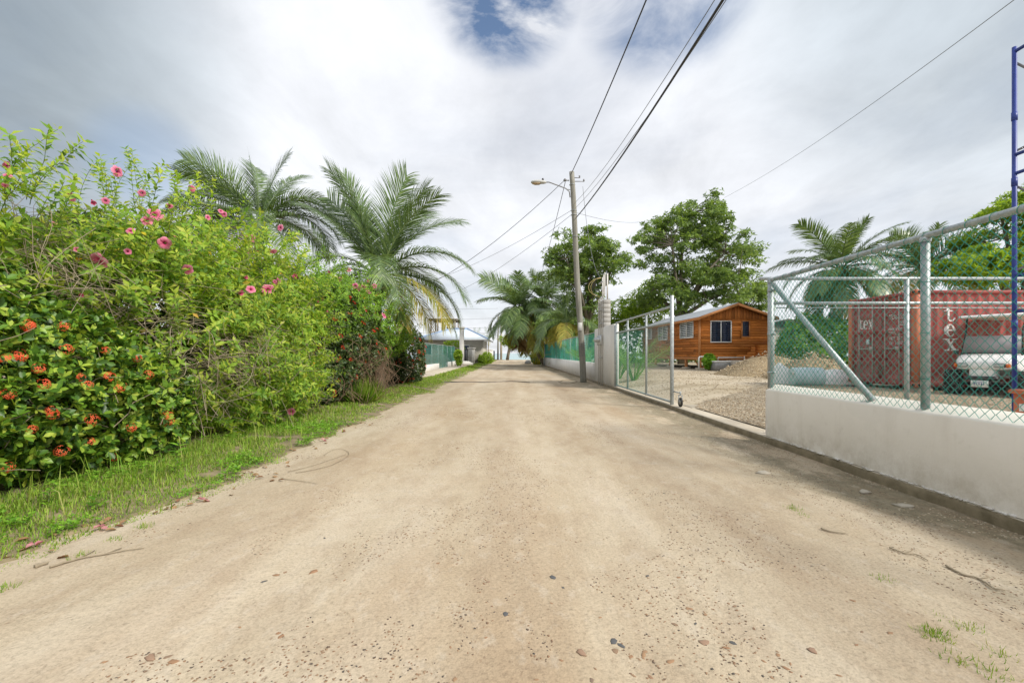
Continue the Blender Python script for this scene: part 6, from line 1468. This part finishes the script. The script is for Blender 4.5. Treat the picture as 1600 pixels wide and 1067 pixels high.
for (px, py, lb) in ((55, 857, 'faded pink fallen flower on the verge nearest the left border'), (157, 827, 'faded pink fallen flower in front of the orange-flowered bush'), (318, 784, 'faded pink fallen flower where the verge meets the sand, beside brown leaves'), (505, 690, 'faded pink fallen flower near the loop of dry vine')):
    y = CAMZ * F / (py - HOR); x = (px - 800) / F * y; z = max(0, float(zverge(np.array([x]), np.array([y]))[0])) + .015; t = thing('fallen_flower', lb, 'flower', (x, y, z))
    for k in range(4): o = link('petal', u2, t, (q.normal(0, .008), q.normal(0, .008), .004 * k), (q.normal(0, .5), q.normal(-.3, .3), k * 1.5), (.055, .04, .05))
def gp(px, py): y = CAMZ * F / (py - HOR); x = (px - 800) / F * y; return (x, y, float(zroad(np.array([x]), np.array([y]))[0]) + .008)
def smooth_(p, n=6):
    p = [Vector(v) for v in p]; q = [p[0]] + p + [p[-1]]; o = []
    for i in range(1, len(q) - 2):
        for k in range(n):
            s = k / n; a, b, c, d = q[i-1:i+3]; o.append(.5 * ((2 * b) + (c - a) * s + (2*a - 5*b + 4*c - d) * s*s + (3*b - a - 3*c + d) * s**3) + Vector((0, 0, random.uniform(0, .004))))
    return o + [p[-1]]
def twig(label, pxs, r0, mat='twig', name='twig', cat='twig', br=()):
    pts = smooth_([gp(*p) for p in pxs]); mb = MB(); mb.tube(pts, np.linspace(r0, r0 * .5, len(pts)), 6)
    for b in br: mb.tube([gp(*p) for p in b], r0 * .5, 4)
    return solo(mb, name, M[mat], label, cat, tuple(pts[0]), smooth=True)
twig('long thin fallen twig lying on the sand at the left', [(78, 888), (105, 880), (135, 873), (165, 868), (198, 862), (225, 858)], .0075, br=[[(120, 876), (140, 866), (148, 862)], [(160, 869), (190, 858)]])
twig('short stub of bark left of the long fallen twig', [(55, 887), (66, 883), (75, 881)], .016)
twig('loop of dry vine stem curling on the sand by the verge', [(462, 740), (490, 735), (520, 727), (540, 716), (545, 708), (535, 703), (520, 704), (505, 712)], .0042)
twig('second dry vine strand beside the curled vine loop', [(450, 738), (490, 728), (525, 716), (540, 710)], .004)
twig('thin dry stick pointing at the vine loop on the sand', [(440, 749), (470, 753), (497, 757)], .0045)
twig('thin dark cable lying straight across the far part of the sandy road', [(690, 598), (720, 597), (760, 597), (800, 596), (828, 597)], .03, 'cable', 'ground_cable', 'cable')
twig('coil of old rope on the sand at the foot of the leaning pole', [(872, 596), (880, 599), (893, 599), (902, 596), (895, 594), (882, 594), (874, 597)], .025, 'twig', 'rope', 'rope')
# stones
def stone_mesh(seed):
    s = np.random.default_rng(seed); V = []; 
    for z, rr_ in ((-.5, .75), (.25, 1.0), (.62, .72)):
        for k in range(6): a = k * math.pi / 3 + s.normal(0, .15); q_ = rr_ * s.uniform(.55, 1.25); V.append((q_ * math.cos(a), q_ * math.sin(a), z * s.uniform(.8, 1.15)))
    V.append((s.normal(0, .2), s.normal(0, .2), .8)); f4 = [(r_ * 6 + k, r_ * 6 + (k + 1) % 6, r_ * 6 + 6 + (k + 1) % 6, r_ * 6 + 6 + k) for r_ in range(2) for k in range(6)]; f3 = [(12 + k, 12 + (k + 1) % 6, 18) for k in range(6)]
    return np.array(V), np.array(f4), np.array(f3)
SM = []
for i in range(6): V, a, b = stone_mesh(900 + i); SM.append(mesh_np('stone', V, [a, b], M['stoneo']))
GS = 'loose stones half sunk in the sandy road'; q = np.random.default_rng(801); stones = [(864,900,13),(959,997,15),(970,1003,14),(908,1017,22),(1100,999,20),(1047,1028,14),(1269,1016,18),(1055,970,11),(925,1060,12),(790,958,12),(1135,1009,12),(1146,1001,12),(1087,969,9),(1216,1021,9),(1228,1042,13),(1193,1030,9),(1235,1035,8),(1005,1017,12),(985,1020,10),(1075,945,9),(1079,946,8),(1102,956,8),(1148,944,8),(962,1012,12),(1012,895,9),(1060,898,8),(440,990,12),(270,1030,16),(235,1025,26),(262,1022,12),(163,1035,10),(432,895,11),(445,890,8),(490,890,16),(412,905,11),(715,700,6),(1390,990,12),(1333,938,9),(1347,988,8),(1338,1008,9),(1310,1055,9)]
for i in range(60):
    py = 640 + 420 * q.random() ** .7; c = q.choice([560, 900, 1080, 980]); stones.append((c + q.normal(0, 90) * (py - HOR) / 350, py, q.uniform(5, 10) * (py - 500) / 500))
SL = {0: ('d', 'small dark slate-grey stone alone on the middle of the road, farthest of the dark stones'), 1: ('d', 'left one of the touching pair of dark grey stones at the lower centre'), 2: ('d', 'right one of the touching pair of dark grey stones at the lower centre'), 3: ('b', 'oblong reddish-brown stone just left of the pair of dark grey stones'), 4: ('b', 'largest brown stone right of the pair of dark grey stones'), 6: ('b', 'rounded brown stone lying alone far right of the dark pair'), 9: ('d', 'grey stone lying alone left of centre, above the reddish-brown oblong stone'), 28: ('b', 'broad flat brown stone at the lower left, largest on the left half of the road')}
SMX = {}
for kk, mm in (('d', simple('dark_stone', (.06,.062,.066), (.12,.12,.12), 20, .8)), ('b', simple('brown_stone', (.24,.145,.095), (.34,.225,.15), 20, .85))):
    V, a, b = stone_mesh(980 + ord(kk)); SMX[kk] = mesh_np('stone', V, [a, b], mm)
for i, (px, py, s) in enumerate(stones):
    x, y, z = gp(px, py)
    if x < -2.9 or x > 3.7: continue
    o = bpy.data.objects.new('stone', SMX[SL[i][0]] if i in SL else SM[i % 6]); C.objects.link(o); sc = s * .9 / F * math.hypot(y, CAMZ) * .5; o.location = (x, y, z - .008); o.rotation_euler = (0, 0, q.uniform(0, 6.28)); o.scale = (sc, sc * q.uniform(.5, .85), sc * q.uniform(.16, .30)); tag(o, SL[i][1] if i in SL else 'small flat stone half sunk in the sandy road', 'stone', GS)
b_ = NB('road_pebble'); b_.set(.85, 0, .25); b_.col(b_.ramp(b_.rnd(), [(0, (.07,.065,.06)), (.3, (.16,.11,.075)), (.65, (.26,.155,.09)), (1, (.30,.21,.135))])); M['roadpeb'] = b_.m
def scatter(name, n, fx, fz, smin, smax, mat, seed):
    s = np.random.default_rng(seed); X, Y = fx(s, n); Z = fz(X, Y); n = len(X); V, a, b = stone_mesh(seed); sc = s.uniform(smin, smax, (n, 1, 1)) * s.uniform(.6, 1.2, (n, 1, 3)) * np.array([1, 1, .42]); an = s.uniform(0, 6.28, n); c, d = np.cos(an), np.sin(an)
    W_ = V[None] * sc; W_ = np.stack([W_[..., 0] * c[:, None] - W_[..., 1] * d[:, None], W_[..., 0] * d[:, None] + W_[..., 1] * c[:, None], W_[..., 2]], -1) + np.stack([X, Y, Z], 1)[:, None]; o_ = np.arange(n)[:, None, None] * len(V)
    o = link(name, mesh_np(name, W_.reshape(-1, 3), [(a[None] + o_).reshape(-1, 4), (b[None] + o_).reshape(-1, 3)], mat)); o['kind'] = 'stuff'; return o
def rx(s, n):
    Y = 1.5 + 13 * s.random(n * 3) ** 1.5; X = s.uniform(-3.0, 3.9, n * 3); k = fbm(X, Y * .6, 1.3, 4, 88) + .10 * (vnoise(X, Y, 5, 3) - .5) > .51; return X[k][:n], Y[k][:n]
scatter('road_pebbles', 17000, rx, lambda X, Y: zroad(X, Y), .0022, .0085, M['roadpeb'], 811)
def gx_(s, n):
    Y = 6.5 + 8.5 * s.random(n * 2); X = 4.38 + 7.5 * s.random(n * 2) ** 1.3; k = fbm(X, Y, 1.1, 3, 5) + (10.9 + np.minimum(1.05 * (X - 4.3), 4.4) - Y) * .25 > .42; return X[k][:n], Y[k][:n]
scatter('gravel_stones', 14000, gx_, lambda X, Y: zgrav(X, Y) + .006, .010, .026, M['pebble'], 813)
def ry_(s, n): return s.uniform(4.6, 15, n), s.uniform(12, 27, n)
scatter('yard_stones', 7000, ry_, lambda X, Y: zyard(X, Y) + .004, .012, .032, M['pebble'], 819)
def rk(s, n):
    Y = 2.2 + 16 * s.random(n * 2) ** 1.2; X = 3.94 - .75 * s.random(n * 2) ** 1.7; k = fbm(X, Y, 1.6, 4, 18) > .46; return X[k][:n], Y[k][:n]
scatter('kerb_rubble', 4200, rk, lambda X, Y: zroad(X, Y), .004, .014, M['pebble'], 817)
for i, (px, py, s, lb) in enumerate(((1193, 739, .16, 'pale broken concrete flake on the dirt just below the wall corner'), (1352, 768, .15, 'pale lump of broken mortar against the footing of the wall'), (1415, 790, .16, 'flat pale mortar scrap right of the mortar lump by the wall footing'))):
    x, y, z = gp(px, py); V, a, b = stone_mesh(950 + i); o = link('concrete_chunk', mesh_np('concrete_chunk', V, [a, b], M['conc']), None, (x, y, z - .01), (0, 0, i * 1.3), (s * .6, s * .42, s * .22)); tag(o, lb, 'concrete chunk')
twig('dark dry twig debris on the sand below the middle of the wall', [(1283, 828), (1300, 833), (1322, 836)], .008)
twig('crooked dark stick on the sand near the right border', [(1390, 858), (1412, 866), (1432, 869), (1450, 878)], .006, br=[[(1412, 866), (1425, 862)]])
twig('long dry root lying along the right road edge near the border', [(1478, 886), (1502, 898), (1530, 906), (1552, 922), (1570, 925)], .008, br=[[(1530, 906), (1545, 903)]])
for m in [m for m in bpy.data.materials if m.users == 0]: bpy.data.materials.remove(m)
